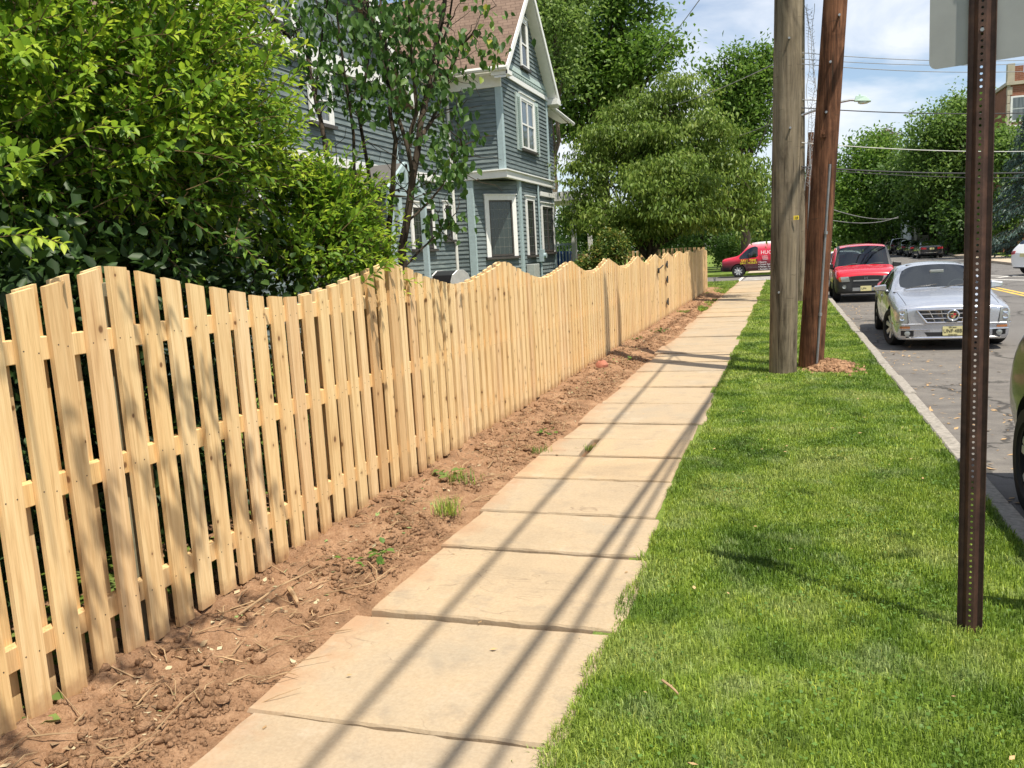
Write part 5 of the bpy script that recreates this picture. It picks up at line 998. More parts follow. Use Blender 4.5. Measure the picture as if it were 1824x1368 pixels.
# ================================================================ vehicles (local axes: nose at y=0 looking to -y, length along +y)
CGL = m_glass('car_glass'); CGD = m_glass('tinted_car_glass', (.10, .11, .11)); WELL = plain('wheel_well_black', (.012, .012, .012), .9); SEAT = plain('dark_seat_cloth', (.03, .032, .036), .8)
ALLOY = plain('alloy_silver', (.50, .51, .52), .42, .35, .04); LENS = NT('headlight_lens').set(col=(.36, .38, .37), rough=.16, spec=.6, metal=.45).m; AMBER = plain('amber_lens', (.40, .15, .05), .25); REDL = plain('red_tail_lens', (.33, .012, .015), .2); PLATE = plain('pale_yellow_plate', (.66, .60, .30), .45, var=.05); INK = plain('plate_ink', (.02, .02, .02), .5)
def body_mesh(st, matfn, wells, mats, crease=.95, lvl=2):
    """st rows: y, zb, zm, zbelt, zglass, zrail, ztop, wb, wm, wbelt, wglass, wrail"""
    V, Fc, Mi = [], [], []
    for (y, zb, zm, zs, zg, zr, zt, wb, wm, ws, wg, wr) in st:
        half = [(0, zb), (wb, zb), (wm, zm), (ws, zs), (wg, zg), (wr, zr), (wr*.52, zr+(zt-zr)*.78), (0, zt)]
        V += [(x, y, z) for x, z in half]+[(-x, y, z) for x, z in half[6:0:-1]]
    n = 14; S = len(st); half_of = lambda j: j if j < 7 else 13-j
    for i in range(S-1):
        for j in range(n): Fc.append((i*n+j, i*n+(j+1) % n, (i+1)*n+(j+1) % n, (i+1)*n+j)); Mi.append(matfn(i, half_of(j)))
    for e, base in ((0, 0), (S-1, (S-1)*n)):
        mi = matfn(-1 if e == 0 else -2, 0)
        Fc.append((base, base+1, base+13)); Mi.append(mi); Fc.append((base+7, base+6, base+8)); Mi.append(mi)
        for j in range(1, 6): Fc.append((base+j, base+j+1, base+13-j, base+14-j)); Mi.append(mi)
    me = bpy.data.meshes.new('body'); me.from_pydata(V, [], Fc); [me.materials.append(m) for m in mats]; me.polygons.foreach_set('material_index', Mi)
    b = bmesh.new(); b.from_mesh(me); bmesh.ops.recalc_face_normals(b, faces=b.faces); cl = b.edges.layers.float.new('crease_edge')
    for e in b.edges:
        fs = e.link_faces
        if len(fs) == 2:
            if fs[0].material_index != fs[1].material_index: e[cl] = crease
            elif fs[0].normal.angle(fs[1].normal, 0) > RAD(62): e[cl] = .45
    b.to_mesh(me); b.free(); o = link('body', me); sm = o.modifiers.new('s', 'SUBSURF'); sm.levels = sm.render_levels = lvl
    cut = []
    for (y, z, r, x0, x1) in wells:
        m = MB(); m.lathe([(0, 0), (r, 0), (r, 1), (0, 1)], (0, 0, 0), n=36); m.v = [(x0+(x1-x0)*q[2], y+q[0], z+q[1]) for q in m.v]; c = m.build('cut', WELL); cut.append(c); md_ = o.modifiers.new('b', 'BOOLEAN'); md_.object = c; md_.operation = 'DIFFERENCE'; md_.solver = 'EXACT'; md_.material_mode = 'TRANSFER'
    dg = bpy.context.evaluated_depsgraph_get(); out = bpy.data.meshes.new_from_object(o.evaluated_get(dg)); bpy.data.objects.remove(o); [bpy.data.objects.remove(c) for c in cut]
    return out
def split(me, spec, root, smooth=35):
    """spec: list of (part name, {material slots}); separates the finished surface into named parts"""
    res = {}
    for name, slots, both in spec:
        b = bmesh.new(); b.from_mesh(me); bmesh.ops.delete(b, geom=[f for f in b.faces if me.materials[f.material_index].name not in slots], context='FACES')
        groups = [None] if not both else [1, -1]
        for g in groups:
            bb = b.copy()
            if g: bmesh.ops.delete(bb, geom=[f for f in bb.faces if f.calc_center_median().x*g < 0], context='FACES')
            if not bb.faces: bb.free(); continue
            m2 = bpy.data.meshes.new(name); bb.to_mesh(m2); bb.free(); [m2.materials.append(m) for m in me.materials]; m2.shade_smooth(); m2.set_sharp_from_angle(angle=RAD(smooth)); res[name] = link(name, m2, root)
        b.free()
    return res
class Hull:
    def __init__(s, me): b = bmesh.new(); b.from_mesh(me); s.t = BVHTree.FromBMesh(b); b.free()
    def hit(s, axis, a, b):
        o, d = {'front': ((a, -3, b), (0, 1, 0)), 'rear': ((a, 9, b), (0, -1, 0)), 'right': ((4, a, b), (-1, 0, 0)), 'left': ((-4, a, b), (1, 0, 0)), 'top': ((a, b, 4), (0, 0, -1))}[axis]
        h = s.t.ray_cast(Vector(o), Vector(d)); return (h[0], -Vector(d)) if h[0] is not None else (None, None)
    def patch(s, name, axis, q, mat, root, off=.008, n=8, m=6, thick=.03):
        V = []; dl = None
        for j in range(m+1):
            for i in range(n+1):
                u, v = i/n, j/m; a = (q[0][0]*(1-u)+q[1][0]*u)*(1-v)+(q[3][0]*(1-u)+q[2][0]*u)*v; b = (q[0][1]*(1-u)+q[1][1]*u)*(1-v)+(q[3][1]*(1-u)+q[2][1]*u)*v
                h, d = s.hit(axis, a, b)
                if h is None: h = V[-1]-dl*off if V else Vector((a, 0, b)); d = dl if dl is not None else Vector((0, -1, 0))
                dl = d; V.append(h+d*off)
        k = (n+1)*(m+1); W = V+[v-dl*thick for v in V]; Fq = []
        for j in range(m):
            for i in range(n): a = j*(n+1)+i; Fq += [(a, a+1, a+n+2, a+n+1)]
        rim = [i for i in range(n+1)]+[j*(n+1)+n for j in range(1, m+1)]+[m*(n+1)+i for i in range(n-1, -1, -1)]+[j*(n+1) for j in range(m-1, 0, -1)]
        Fq += [(rim[i], rim[(i+1) % len(rim)], rim[(i+1) % len(rim)]+k, rim[i]+k) for i in range(len(rim))]
        mb = MB(); mb.add(W, Fq); return mb.build(name, mat, root, smooth=35)
def wheel(root, x, y, z, R, w, mat=ALLOY, spokes=5, steer=0, dark=WELL, twin=False):
    s = 1 if x > 0 else -1; e = bpy.data.objects.new('wheel', None)
    prof = [(R*.66, -w*.40), (R*.70, -w*.5), (R*.93, -w*.5), (R, -w*.36), (R, w*.36), (R*.93, w*.5), (R*.70, w*.5), (R*.66, w*.40)]
    m = MB(); m.lathe(prof, (0, 0, 0), (s, 0, 0), 40); t = m.build('wheel', RUBBER, root, smooth=40); t.location = (x, y, z); t.rotation_euler = (0, 0, steer)
    m = MB(); m.lathe([(R*.68, w*.38), (R*.66, w*.44), (R*.62, w*.43), (R*.61, w*.1), (0, w*.05)], (0, 0, 0), (s, 0, 0), 40, 0)
    for k in range(spokes):
        for da in ((-.16, .16) if twin else (0,)):
            a = 2*PI*k/spokes+.3+da; c, q = math.cos(a), math.sin(a); m.prism([(s*w*.30, c*R*.12-q*R*.09, q*R*.12+c*R*.09), (s*w*.30, c*R*.12+q*R*.09, q*R*.12-c*R*.09), (s*w*.40, c*R*.64+q*R*(.07 if twin else .12), q*R*.64-c*R*(.07 if twin else .12)), (s*w*.40, c*R*.64-q*R*(.07 if twin else .12), q*R*.64+c*R*(.07 if twin else .12))], (-s*.03, 0, 0), 1)
    m.lathe([(0, w*.40), (R*.13, w*.39), (R*.17, w*.33), (R*.17, w*.2)], (0, 0, 0), (s, 0, 0), 16, 1); r = m.build('rim', [dark, mat], t, smooth=40); return t
def wheels(root, axles, R, w, tw, mat=ALLOY, spokes=5, steer=0, twin=False):
    for k, y in enumerate(axles):
        for s in (1, -1): wheel(root, s*tw, y, R, R, w, mat, spokes, steer if k == 0 else 0, WELL, twin)
def interior(root, y0, y1, w, zb, zt, seats=2):
    m = MB(); m.bb((-w, y0, .35), (w, y1+.9, zb-.32)); m.bb((-w, y0-.25, zb-.3), (w, y0+.15, zb-.02)); m.build('dashboard', SEAT, root)
    for r in range(seats):
        y = y0+.75+r*.95
        for s in (-.37, .37):
            m = MB(); lo = .17*r; m.box((s, y, zb-.02-lo), (.5, .16, .62), 0, Matrix.Rotation(RAD(-12), 3, 'X')); m.box((s, y+.08, zb+.36-lo*1.6), (.27, .1, .17)); m.build('seat', SEAT, root, bevel=.03)
def mirror(root, x, y, z, mat, w=.2, h=.14):
    m = MB(); s = 1 if x > 0 else -1; m.prism([(x-s*.02, y-.05, z-h/2), (x+s*w, y-.0, z-h/2+.02), (x+s*w*1.02, y, z+h/2-.03), (x-s*.01, y-.04, z+h/2)], (0, .11, 0)); m.prism([(x-s*.12, y+.0, z-h/2-.02), (x+s*.03, y, z-h/2-.02), (x+s*.03, y, z-h/2+.03), (x-s*.12, y, z-h/2+.03)], (0, .08, 0)); m.build('mirror', mat, root, bevel=.02)
def grow(st, f): return [tuple(f(r)) for r in st]
# ---- three-box saloon
SED = [  # y, zb, zm, zbelt, zglass, zrail, ztop, wb, wm, wbelt, wglass, wrail
 (0.00, .20, .45, .63, .68, .725, .74, .70, .78, .78, .74, .60), (.025, .18, .46, .665, .71, .755, .775, .80, .855, .845, .80, .62), (.10, .17, .47, .695, .74, .785, .81, .855, .895, .88, .83, .64), (.30, .17, .48, .72, .77, .82, .85, .875, .915, .895, .835, .65), (.62, .17, .50, .76, .82, .86, .895, .875, .92, .895, .84, .66), (1.32, .20, .52, .83, .90, .935, .975, .865, .92, .90, .83, .70),
 (1.52, .20, .52, .86, .92, .965, 1.00, .865, .92, .90, .84, .735), (2.22, .20, .53, .90, 1.28, 1.345, 1.415, .865, .92, .89, .70, .62), (2.72, .20, .53, .92, 1.34, 1.39, 1.455, .865, .92, .895, .675, .60), (2.80, .20, .53, .92, 1.34, 1.39, 1.455, .865, .92, .895, .675, .60), (3.42, .20, .53, .94, 1.27, 1.345, 1.42, .865, .92, .895, .68, .60), (3.72, .20, .53, .95, 1.13, 1.225, 1.28, .865, .92, .89, .74, .64),
 (4.12, .22, .54, .96, 1.0, 1.045, 1.07, .865, .915, .88, .80, .70), (4.62, .24, .54, .96, 1.0, 1.035, 1.055, .74, .90, .86, .78, .68), (4.90, .28, .54, .92, .97, 1.0, 1.02, .66, .86, .82, .74, .64), (4.99, .34, .56, .86, .90, .92, .93, .58, .78, .74, .66, .56)]
def sed_mat(i, j):
    if i == 6 and j in (5, 6): return 1
    if j == 3 and i in (6, 7, 9, 10): return 2
    if i in (10, 11) and j in (5, 6): return 3
    return 0
def sedan(name, label, paint, group=None, glass=CGL, alloy=ALLOY, twin=False, steer=0):
    r = thing(name, label, 'car', (0, 0, 0), 0, group); G1, G2, G3 = glass, glass.copy(), glass.copy(); G2.name = glass.name+'_side'; G3.name = glass.name+'_back'
    me = body_mesh(SED, sed_mat, [(y, .34, .385, a, b) for y in (.98, 3.93) for a, b in ((.62, 1.2), (-1.2, -.62))], [paint, G1, G2, G3, WELL]); h = Hull(me)
    split(me, [('body', {paint.name, WELL.name}, False), ('windscreen', {G1.name}, False), ('side_windows', {G2.name}, True), ('rear_window', {G3.name}, False)], r)
    wheels(r, (.98, 3.93), .335, .23, .80, alloy, 7 if not twin else 5, steer, twin); interior(r, 1.65, 3.3, .8, .96, 1.4)
    for s in (-1, 1):
        sd = 'right' if s > 0 else 'left'; h.patch('hood_seam', 'top', [(s*.705, .16), (s*.712, .16), (s*.745, 1.42), (s*.738, 1.42)], WELL, r, .002, 1, 12, .01)
        for y in (1.60, 2.76, 3.62): h.patch('door_seam', sd, [(y-.005, .27), (y+.005, .27), (y+.005, .93), (y-.005, .93)], WELL, r, .002, 1, 8, .01)
        mirror(r, s*.90, 1.86, 1.0, paint)
        for y in (2.62, 3.50): h.patch('door_handle', 'right' if s > 0 else 'left', [(y-.1, .80), (y+.1, .80), (y+.1, .835), (y-.1, .835)], paint, r, .03, 3, 1)
    return r, h
def tail(r, h, zl=.72, zh=.90, plate=True, dark=BLACKP):
    for s in (-1, 1): h.patch('tail_light', 'rear', [(s*.40, zl), (s*.80, zl+.03), (s*.81, zh), (s*.40, zh-.03)], REDL, r, .012)
    if plate: h.patch('number_plate', 'rear', [(-.16, zl-.02), (.16, zl-.02), (.16, zl+.13), (-.16, zl+.13)], PLATE, r, .02, 2, 2)
    h.patch('bumper_strip', 'rear', [(-.72, .44), (.72, .44), (.72, .48), (-.72, .48)], CHROME, r, .015, 12, 1)
SIL = m_paint('silver_paint', (.56, .58, .63), .75, .26)
car, H = sedan('silver_car', 'silver saloon with chrome grille and pale yellow plate parked facing us at the kerb', SIL, None, m_glass('clear_car_glass', (.66, .74, .70)), ALLOY, False, RAD(14))
gq = [(-.40, .475), (.40, .475), (.565, .70), (-.565, .70)]
H.patch('grille', 'front', gq, BLACKP, car, .004, 14, 6)
gm = MB()
def fpt(x, z, off): hh, d = H.hit('front', x, z); return (hh if hh is not None else Vector((x, .05, z)))+Vector((0, -off, 0))
wz = lambda z: .40+(.165)*(z-.475)/.225
for z, r_ in ((.478, .014), (.55, .009), (.63, .009), (.70, .016)): w = wz(z); gm.tube([fpt(-w+2*w*i/12, z, .014) for i in range(13)], r_, 6)
for u in (-1, -.66, -.33, 0, .33, .66, 1): gm.tube([fpt(wz(z)*u, z, .014) for z in (.478, .55, .63, .70)], .008 if abs(u) < 1 else .016, 6)
for k in range(3):
    for i in range(46): x = -wz(.5+.08*k)+2*wz(.5+.08*k)*i/45; gm.tube([fpt(x, .49+.08*k, .008), fpt(x, .54+.08*k, .008)], .0022, 3)
gm.build('grille_bars', CHROME, car, smooth=50)
em = MB(); ep = fpt(0, .60, .03); em.v = []; ring_ = [ep+Vector((.085*math.cos(a), 0, .085*math.sin(a))) for a in np.linspace(0, 2*PI, 25)]; em.tube(ring_, .017, 8); emo = em.build('emblem', CHROME, car, smooth=50)
sh = [(-.045, .04), (.045, .04), (.045, -.005), (.028, -.035), (0, -.052), (-.028, -.035), (-.045, -.005)]
m = MB(); m.prism([(ep.x+x, ep.y-.004, ep.z+z) for x, z in sh], (0, .012, 0)); m.build('shield', plain('gold_enamel', (.62, .50, .25), .3, .4), emo)
m = MB(); m.bb((ep.x+.003, ep.y-.008, ep.z+.0), (ep.x+.042, ep.y-.0045, ep.z+.036)); m.bb((ep.x-.03, ep.y-.008, ep.z-.03), (ep.x-.004, ep.y-.0045, ep.z-.004)); m.build('red_quarters', plain('red_enamel', (.5, .03, .05), .3), emo)
m = MB(); m.bb((ep.x-.042, ep.y-.008, ep.z+.0), (ep.x-.003, ep.y-.0045, ep.z+.02)); m.build('black_quarter', INK, emo)
for s in (-1, 1):
    hl_ = H.patch('headlight', 'front', [(s*.685, .48), (s*.865, .485), (s*.880, .735), (s*.715, .715)], LENS, car, .008, 8, 8)
    for z in (.565, .66): m = MB(); p = fpt(s*.785, z, .012); m.lathe([(.0, .004), (.03, .002), (.042, .006), (.05, -.004)], p, (0, -1, 0), 18); m.build('lamp_bowl', CHROME, hl_, smooth=40)
    m = MB(); m.tube([fpt(s*x, z, .01) for x, z in ((.685, .48), (.865, .485), (.880, .735), (.715, .715), (.685, .48))], .006, 5); m.build('bezel', BLACKP, hl_)
    H.patch('marker_lamp', 'front', [(s*.66, .385), (s*.82, .385), (s*.82, .425), (s*.66, .425)], AMBER, car, .006, 5, 2)
    H.patch('fog_lamp_recess', 'front', [(s*.60, .245), (s*.80, .26), (s*.80, .35), (s*.60, .35)], BLACKP, car, .004, 5, 3)
    m = MB(); m.lathe([(0, .02), (.045, .015), (.05, 0)], fpt(s*.70, .30, .0), (0, -1, 0), 14); m.build('fog_lamp', LENS, car, smooth=40)
    m = MB(); m.tube([fpt(s*(.34+.055*i), .362, .012) for i in range(10)], .009, 5); m.build('bumper_trim', CHROME, car)
    H.patch('side_marker', 'right' if s > 0 else 'left', [(.36, .43), (.50, .43), (.50, .46), (.36, .46)], AMBER, car, .006, 3, 1)
H.patch('lower_intake', 'front', [(-.38, .245), (.38, .245), (.44, .315), (-.44, .315)], BLACKP, car, .004, 8, 2)
m = MB(); m.tube([fpt(-.72+1.44*i/16, .215, .012) for i in range(17)], .02, 6); m.build('chin_strip', CHROME, car)
m = MB(); m.tube([fpt(-.88+1.76*i/20, .465 if False else .455, .006) for i in range(21)], .012, 6); m.build('bumper_ledge', SIL, car)
pz = .335; py = min(fpt(x, pz, .02).y for x in (-.1, 0, .1)); m = MB(); m.prism([(x, py, pz+z) for x, z in rrect(.155, .078, .015)], (0, .012, 0)); pl = m.build('number_plate', PLATE, car)
text('plate_number', 'UNF\u00b748B', .088, INK, pl, (0, py-.002, pz-.002), sx=.86); text('plate_slogan', 'Garden State', .026, INK, pl, (0, py-.002, pz-.061)); text('plate_state', 'NEW JERSEY', .022, INK, pl, (0, py-.002, pz+.06))
m = MB()
for x0, x1 in ((-.62, -.05), (.0, .58)): m.tube([(x0, 1.46, .985), ((x0+x1)/2, 1.47, 1.03), (x1, 1.56, 1.05)], .009, 5)
m.build('wipers', BLACKP, car); m = MB(); m.tube([(.37+.18*math.cos(a), 1.98+.06*math.sin(a), .93+.17*math.sin(a)) for a in np.linspace(0, 2*PI, 21)], .014, 6); m.build('steering_wheel', SEAT, car); m = MB(); m.box((0, 1.98, 1.27), (.24, .03, .07)); m.build('inner_mirror', LENS, car, bevel=.01)
car.location = (2.61, 15.15, -.13); car.rotation_euler = (0, 0, RAD(-1.2)); car.scale = (.955, .955, .955)
# ---- upright two-box utility car, red with black plastic
BOX = [(0.00, .34, .52, .66, .74, .80, .83, .55, .74, .72, .68, .58), (.05, .28, .52, .74, .86, .92, .95, .78, .86, .84, .80, .68), (.30, .26, .52, .86, .97, 1.02, 1.04, .85, .90, .88, .84, .72), (.80, .26, .54, .94, 1.04, 1.07, 1.09, .865, .905, .895, .85, .74), (1.02, .26, .54, .97, 1.06, 1.09, 1.12, .865, .905, .895, .85, .76),
 (1.62, .26, .56, .99, 1.62, 1.68, 1.735, .865, .905, .895, .75, .68), (1.9, .26, .56, 1.0, 1.67, 1.72, 1.775, .865, .905, .895, .735, .67), (2.50, .26, .56, 1.01, 1.69, 1.735, 1.79, .865, .905, .895, .735, .67), (2.60, .26, .56, 1.01, 1.69, 1.735, 1.79, .865, .905, .895, .735, .67), (3.55, .26, .56, 1.02, 1.67, 1.72, 1.77, .865, .905, .895, .735, .67), (3.95, .26, .56, 1.02, 1.64, 1.69, 1.74, .865, .905, .89, .74, .67), (4.18, .28, .56, 1.02, 1.10, 1.40, 1.43, .78, .90, .88, .85, .72), (4.30, .36, .56, .90, .96, 1.02, 1.04, .70, .84, .82, .78, .68)]
RED = m_paint('red_paint', (.56, .015, .03), .05, .25); PLB = plain('charcoal_cladding', (.028, .03, .032), .5)
def box_mat(i, j):
    if i == 4 and j in (5, 6): return 1
    if j == 3 and i in (4, 5, 6, 8, 9): return 2
    if i == 10 and j in (5, 6): return 3
    if j == 4 and 4 <= i <= 10: return 4
    if j <= 1 or (i <= 1 and j <= 2) or (i in (2, 3) and j == 2) or i == -1 or i == -2: return 4
    return 0
suv = thing('red_car', 'boxy red utility car with black bumper and fenders parked behind the silver car', 'car', (0, 0, 0)); G = [CGL, CGL.copy(), CGL.copy()]; G[1].name = 'car_glass_b'; G[2].name = 'car_glass_c'
me = body_mesh(BOX, box_mat, [(y, .34, .40, a, b) for y in (.85, 3.42) for a, b in ((.6, 1.2), (-1.2, -.6))], [RED, *G, PLB, WELL]); H = Hull(me)
split(me, [('body', {RED.name, WELL.name}, False), ('cladding', {PLB.name}, False), ('windscreen', {G[0].name}, False), ('side_windows', {G[1].name}, True), ('rear_window', {G[2].name}, False)], suv)
wheels(suv, (.85, 3.42), .34, .22, .80, ALLOY, 5); interior(suv, 1.1, 3.0, .78, 1.06, 1.7)
H.patch('grille', 'front', [(-.34, .70), (.34, .70), (.42, .80), (-.42, .80)], BLACKP, suv, .008, 8, 3); GRY = plain('silver_grey_plastic', (.30, .31, .31), .4, .3)
H.patch('grille_frame', 'front', [(-.36, .655), (.36, .655), (.36, .695), (-.36, .695)], GRY, suv, .02, 8, 1)
m = MB(); p = fpt(0, .75, .02); [m.bb((p.x+a, p.y-.006, p.z+b), (p.x+c, p.y+.004, p.z+d)) for a, b, c, d in ((-.045, -.04, -.025, .04), (.025, -.04, .045, .04), (-.025, -.008, .025, .008))]; m.build('emblem', CHROME, suv)
for s in (-1, 1):
    H.patch('headlight', 'front', [(s*.46, .655), (s*.70, .645), (s*.73, .80), (s*.50, .81)], LENS, suv, .010); H.patch('turn_lamp', 'front', [(s*.705, .65), (s*.775, .66), (s*.785, .79), (s*.735, .80)], AMBER, suv, .012, 3, 3); mirror(suv, s*.90, 1.38, 1.10, BLACKP, .24, .17)
    m = MB(); m.lathe([(0, .0), (.05, .006), (.06, .02)], fpt(s*.62, .50, .015), (0, -1, 0), 14); m.build('fog_lamp', LENS, suv)
H.patch('bumper_plate', 'front', [(-.38, .36), (.38, .36), (.38, .46), (-.38, .46)], GRY, suv, .012, 8, 2); H.patch('lower_intake', 'front', [(-.40, .49), (.40, .49), (.40, .56), (-.40, .56)], BLACKP, suv, .006, 8, 2)
py = fpt(0, .43, .03).y; m = MB(); m.bb((-.155, py, .355), (.155, py+.012, .51)); pl = m.build('number_plate', PLATE, suv); text('plate_number', 'UF4', .085, INK, pl, (-.06, py-.002, .43))
m = MB(); [m.tube([(a, 1.0, 1.11), ((a+b)/2, 1.05, 1.16), (b, 1.10, 1.17)], .01, 5) for a, b in ((-.6, -.05), (.05, .6))]; m.build('wipers', BLACKP, suv)
suv.location = (2.32, 27.0, -.13); suv.rotation_euler = (0, 0, RAD(-.5)); suv.scale = (.96, .96, .96)
# ---- rounded sport utility (white one crossing, dark one at our kerb, black one down the road)
SU = [(0.00, .34, .55, .74, .80, .84, .87, .55, .76, .74, .68, .56), (.06, .28, .55, .80, .88, .93, .96, .66, .85, .83, .76, .62), (.32, .26, .56, .90, .97, 1.01, 1.04, .86, .93, .90, .83, .68), (1.0, .26, .58, .98, 1.04, 1.08, 1.12, .89, .96, .94, .86, .74), (1.30, .26, .58, 1.02, 1.08, 1.11, 1.16, .89, .96, .94, .87, .78),
 (2.05, .26, .60, 1.06, 1.52, 1.58, 1.65, .90, .96, .93, .75, .67), (2.50, .26, .60, 1.07, 1.60, 1.65, 1.72, .90, .96, .93, .73, .66), (2.58, .26, .60, 1.07, 1.60, 1.65, 1.72, .90, .96, .93, .73, .66), (3.48, .26, .60, 1.09, 1.58, 1.64, 1.71, .90, .96, .93, .73, .66), (3.56, .26, .60, 1.09, 1.58, 1.64, 1.71, .90, .96, .93, .73, .66), (4.12, .26, .60, 1.10, 1.50, 1.58, 1.64, .90, .955, .92, .73, .66), (4.50, .28, .60, 1.10, 1.18, 1.26, 1.29, .80, .94, .89, .82, .72), (4.62, .30, .60, 1.02, 1.08, 1.10, 1.11, .76, .92, .87, .80, .70), (4.75, .36, .60, .84, .88, .90, .91, .66, .84, .80, .72, .62)]
def su_mat(i, j):
    if i == 4 and j in (5, 6): return 1
    if j == 3 and i in (4, 5, 7, 9): return 2
    if i == 10 and j in (5, 6): return 3
    if j <= 0 and i >= 0: return 4
    return 0
def sport(name, label, paint, group=None, glass=CGD, alloy=ALLOY, twin=True):
    r = thing(name, label, 'car', (0, 0, 0), 0, group); g = [glass.copy() for _ in range(3)]; [setattr(q, 'name', f'{name}_glass_{k}') for k, q in zip('abc', g)]
    me = body_mesh(SU, su_mat, [(y, .37, .44, a, b) for y in (.98, 3.86) for a, b in ((.62, 1.2), (-1.2, -.62))], [paint, *g, PLB, WELL]); h = Hull(me)
    split(me, [('body', {paint.name, WELL.name, PLB.name}, False), ('windscreen', {g[0].name}, False), ('side_windows', {g[1].name}, True), ('rear_window', {g[2].name}, False)], r)
    wheels(r, (.98, 3.86), .37, .25, .825, alloy, 5, 0, twin); interior(r, 1.5, 3.5, .8, 1.1, 1.6)
    for s in (-1, 1):
        mirror(r, s*.94, 1.72, 1.16, paint, .22, .17); h.patch('tail_light', 'rear', [(s*.52, .90), (s*.85, .86), (s*.86, 1.0), (s*.54, 1.02)], REDL, r, .02); h.patch('headlight', 'front', [(s*.45, .72), (s*.78, .74), (s*.78, .85), (s*.48, .82)], LENS, r, .012)
        for y in (2.40, 3.40): h.patch('door_handle', 'right' if s > 0 else 'left', [(y-.1, .90), (y+.1, .90), (y+.1, .935), (y-.1, .935)], paint, r, .035, 3, 1)
        h.patch('tail_lamp_side', 'right' if s > 0 else 'left', [(4.38, .92), (4.60, .90), (4.58, 1.0), (4.36, 1.04)], REDL, r, .014, 4, 3)
    h.patch('number_plate', 'rear', [(-.16, .78), (.16, .78), (.16, .92), (-.16, .92)], PLATE, r, .03, 2, 2); h.patch('grille', 'front', [(-.42, .70), (.42, .70), (.42, .84), (-.42, .84)], BLACKP, r, .008, 8, 3)
    return r, h
WHT = m_paint('white_car_paint', (.78, .79, .80), 0, .3); DGR = m_paint('dark_green_paint', (.005, .006, .005), .0, .25, .25); BLK = m_paint('black_car_paint', (.012, .013, .017), .2, .18, .8)
w_, h = sport('white_suv', 'white sport utility car turning at the right edge with red tail lamp', WHT); w_.location = (13.75, 41.4, -.13); w_.rotation_euler = (0, 0, RAD(112))
d_, h = sport('dark_suv', 'dark sport utility car with alloy wheel cut off by the right edge', DGR); [bpy.data.objects.remove(c) for c in list(d_.children) if c.name.startswith(('tail_lamp_side', 'tail_light'))]; d_.location = (2.47, 2.32, -.13); d_.rotation_euler = (0, 0, 0)
# ---- parked row in the distance and the pale car
b_, h = sedan('black_car', 'nearest black saloon seen from behind in the row across the street', BLK, 'black cars parked across the street', CGD); tail(b_, h); b_.location = (11.35, 79.8, -.13); b_.rotation_euler = (0, 0, RAD(179))
dup(b_, (11.55, 86.6, -.13), RAD(178), 'second black saloon partly hidden by the nearest black saloon'); dup(b_, (11.8, 94.4, -.13), RAD(178), 'third black car partly hidden by the second black saloon', scale=(1, 1, 1.04))
b2, h = sport('black_car', 'farthest and tallest black car at the head of the parked row', BLK, 'black cars parked across the street'); b2.location = (12.0, 104, -.13); b2.rotation_euler = (0, 0, RAD(178))
p_, h = sedan('pale_car', 'pale beige car beyond the red car roof in the far lane', m_paint('beige_paint', (.55, .53, .48), .3, .3), None, CGD); tail(p_, h); p_.location = (12.35, 112, -.13); p_.rotation_euler = (0, 0, RAD(183))
q_, h = sedan('white_car', 'white car almost hidden behind the red car at the kerb', WHT, None, CGD); q_.location = (2.22, 33.2, -.13)
# ---- lettered delivery van crossing at the end of the walk
VN = [(0.00, .38, .62, .86, .97, 1.02, 1.05, .76, .92, .92, .88, .78), (.03, .35, .62, .92, 1.04, 1.10, 1.13, .80, .97, .95, .90, .80), (.40, .34, .64, .98, 1.10, 1.17, 1.20, .84, .99, .96, .90, .80), (.98, .34, .66, 1.06, 1.20, 1.25, 1.28, .86, 1.0, .97, .90, .82),
 (1.56, .34, .68, 1.12, 1.76, 1.88, 1.98, .88, 1.0, .97, .86, .74), (1.95, .34, .68, 1.14, 1.82, 1.96, 2.05, .88, 1.0, .975, .87, .74), (2.06, .34, .68, 1.14, 1.82, 1.97, 2.06, .88, 1.0, .975, .87, .74), (3.6, .34, .68, 1.14, 1.83, 1.99, 2.09, .88, 1.0, .975, .88, .74), (5.2, .34, .68, 1.14, 1.83, 1.99, 2.09, .88, 1.0, .975, .88, .74), (5.42, .36, .68, 1.14, 1.82, 1.96, 2.06, .86, .99, .965, .87, .73), (5.5, .40, .68, 1.14, 1.78, 1.90, 1.98, .84, .97, .95, .85, .72)]
VR = m_paint('van_red', (.52, .02, .05), .05, .3); VW = m_paint('van_white', (.76, .76, .76), 0, .35); VM = m_paint('van_maroon', (.12, .018, .035), .05, .3)
VAN = NT('van_wrap'); vz = VAN.sep(VAN.obj())[2]; VAN.set(col=VAN.ramp(VAN.math('DIVIDE', VAN.math('ADD', vz, VAN.math('MULTIPLY', VAN.math('SUBTRACT', VAN.noise(VAN.obj(), 3, 3), .5), .16)), 2.2), [(.30, (.075, .012, .022)), (.42, (.22, .018, .035)), (.5, (.55, .018, .045)), (.74, (.60, .03, .06)), (.87, (.66, .20, .24)), (.925, (.78, .78, .78))]), rough=.32, coat=.4); VAN = VAN.m
def van_mat(i, j):
    if i == 3 and j in (5, 6): return 1
    if j == 3 and i in (4, 5) or (j == 3 and i == 3): return 2
    if i == -1: return 3
    return 0
vn = thing('delivery_van', 'red delivery van with white roof and yellow lettering crossing the end of the walk', 'van', (0, 0, 0)); g = [CGD.copy(), CGD.copy()]; g[0].name = 'van_glass_a'; g[1].name = 'van_glass_b'
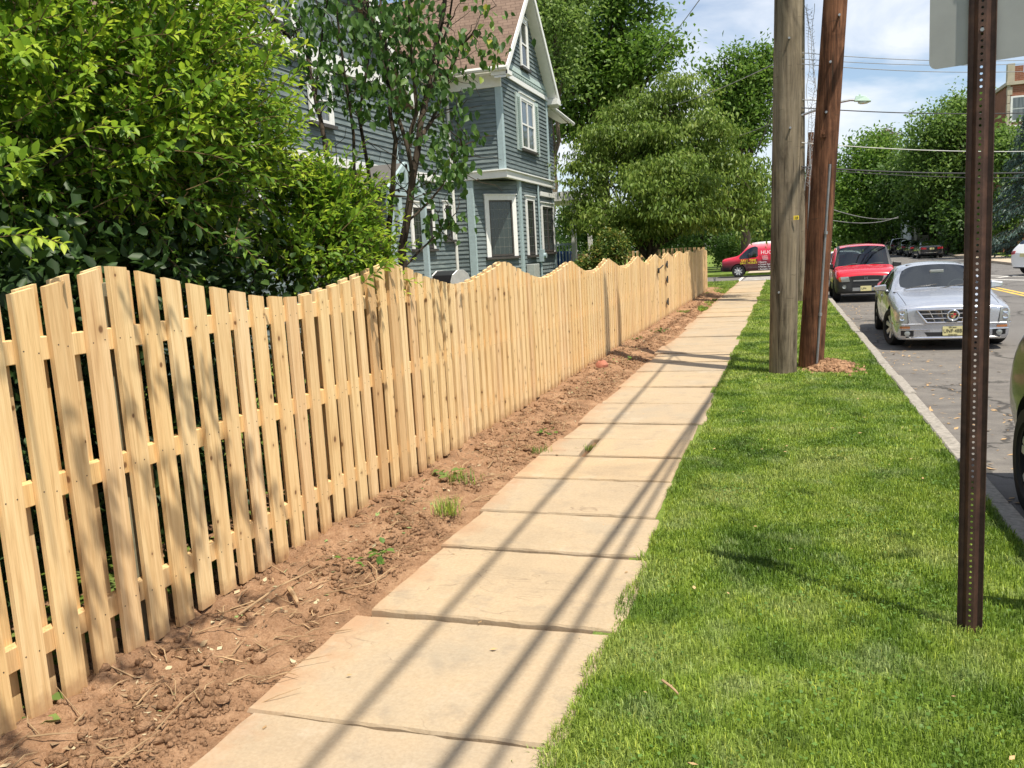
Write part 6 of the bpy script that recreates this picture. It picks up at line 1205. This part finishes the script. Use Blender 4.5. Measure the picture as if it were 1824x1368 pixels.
me = body_mesh(VN, van_mat, [(y, .38, .44, a, b) for y in (.95, 4.40) for a, b in ((.66, 1.2), (-1.2, -.66))], [VAN, *g, PLB, WELL]); H = Hull(me)
split(me, [('body', {VAN.name, WELL.name, PLB.name}, False), ('windscreen', {g[0].name}, False), ('side_windows', {g[1].name}, True)], vn); wheels(vn, (.95, 4.40), .38, .24, .86, ALLOY, 8)
H.patch('bumper', 'front', [(-.88, .40), (.88, .40), (.88, .60), (-.88, .60)], BLACKP, vn, .10, 12, 2, .16); H.patch('grille', 'front', [(-.60, .70), (.60, .70), (.60, .92), (-.60, .92)], BLACKP, vn, .015, 8, 3)
for s in (-1, 1):
    mirror(vn, s*.98, 1.55, 1.28, BLACKP, .2, .26); H.patch('headlight', 'front', [(s*.62, .72), (s*.86, .74), (s*.86, .92), (s*.62, .92)], LENS, vn, .02)
    sd = 'right' if s > 0 else 'left'; H.patch('bumper_end', sd, [(.0+.06, .40), (.42, .42), (.42, .58), (.06, .60)], BLACKP, vn, .02, 4, 2); H.patch('door_handle', sd, [(1.96, 1.0), (2.05, 1.0), (2.05, 1.06), (1.96, 1.06)], BLACKP, vn, .02, 2, 1)
YTX = plain('yellow_lettering', (.80, .72, .04), .5); WTX = plain('white_lettering', (.8, .8, .8), .5); sx_ = 1.02
def vtext(s, size, mat, y, z, sx=1.0): text('lettering', s, size, mat, vn, (sx_, y, z), (PI/2, 0, PI/2), .004, sx, 'LEFT')
vtext('SAVE TIME', .21, YTX, 1.10, .98, .92); vtext('SAVE MONEY', .15, YTX, 1.06, .83, 1.1); vtext('HUG', .30, WTX, 2.25, 1.42, 1.0); vtext('YS', .30, WTX, 4.86, 1.42)
for k, s in enumerate(('\u2022 Experts', '\u2022 Carpet Care', '\u2022 Powder, Foam', '\u2022 Available 24')): vtext(s, .13, WTX, 2.1, .86-.14*k)
for k in range(3): vtext('CLEAN', .10, WTX, 2.32+.02*k, 1.20-.09*k)
vn.location = (-3.42, 52.2, -.13); vn.rotation_euler = (0, 0, RAD(-90)); vn.scale = (.97, .97, .97)
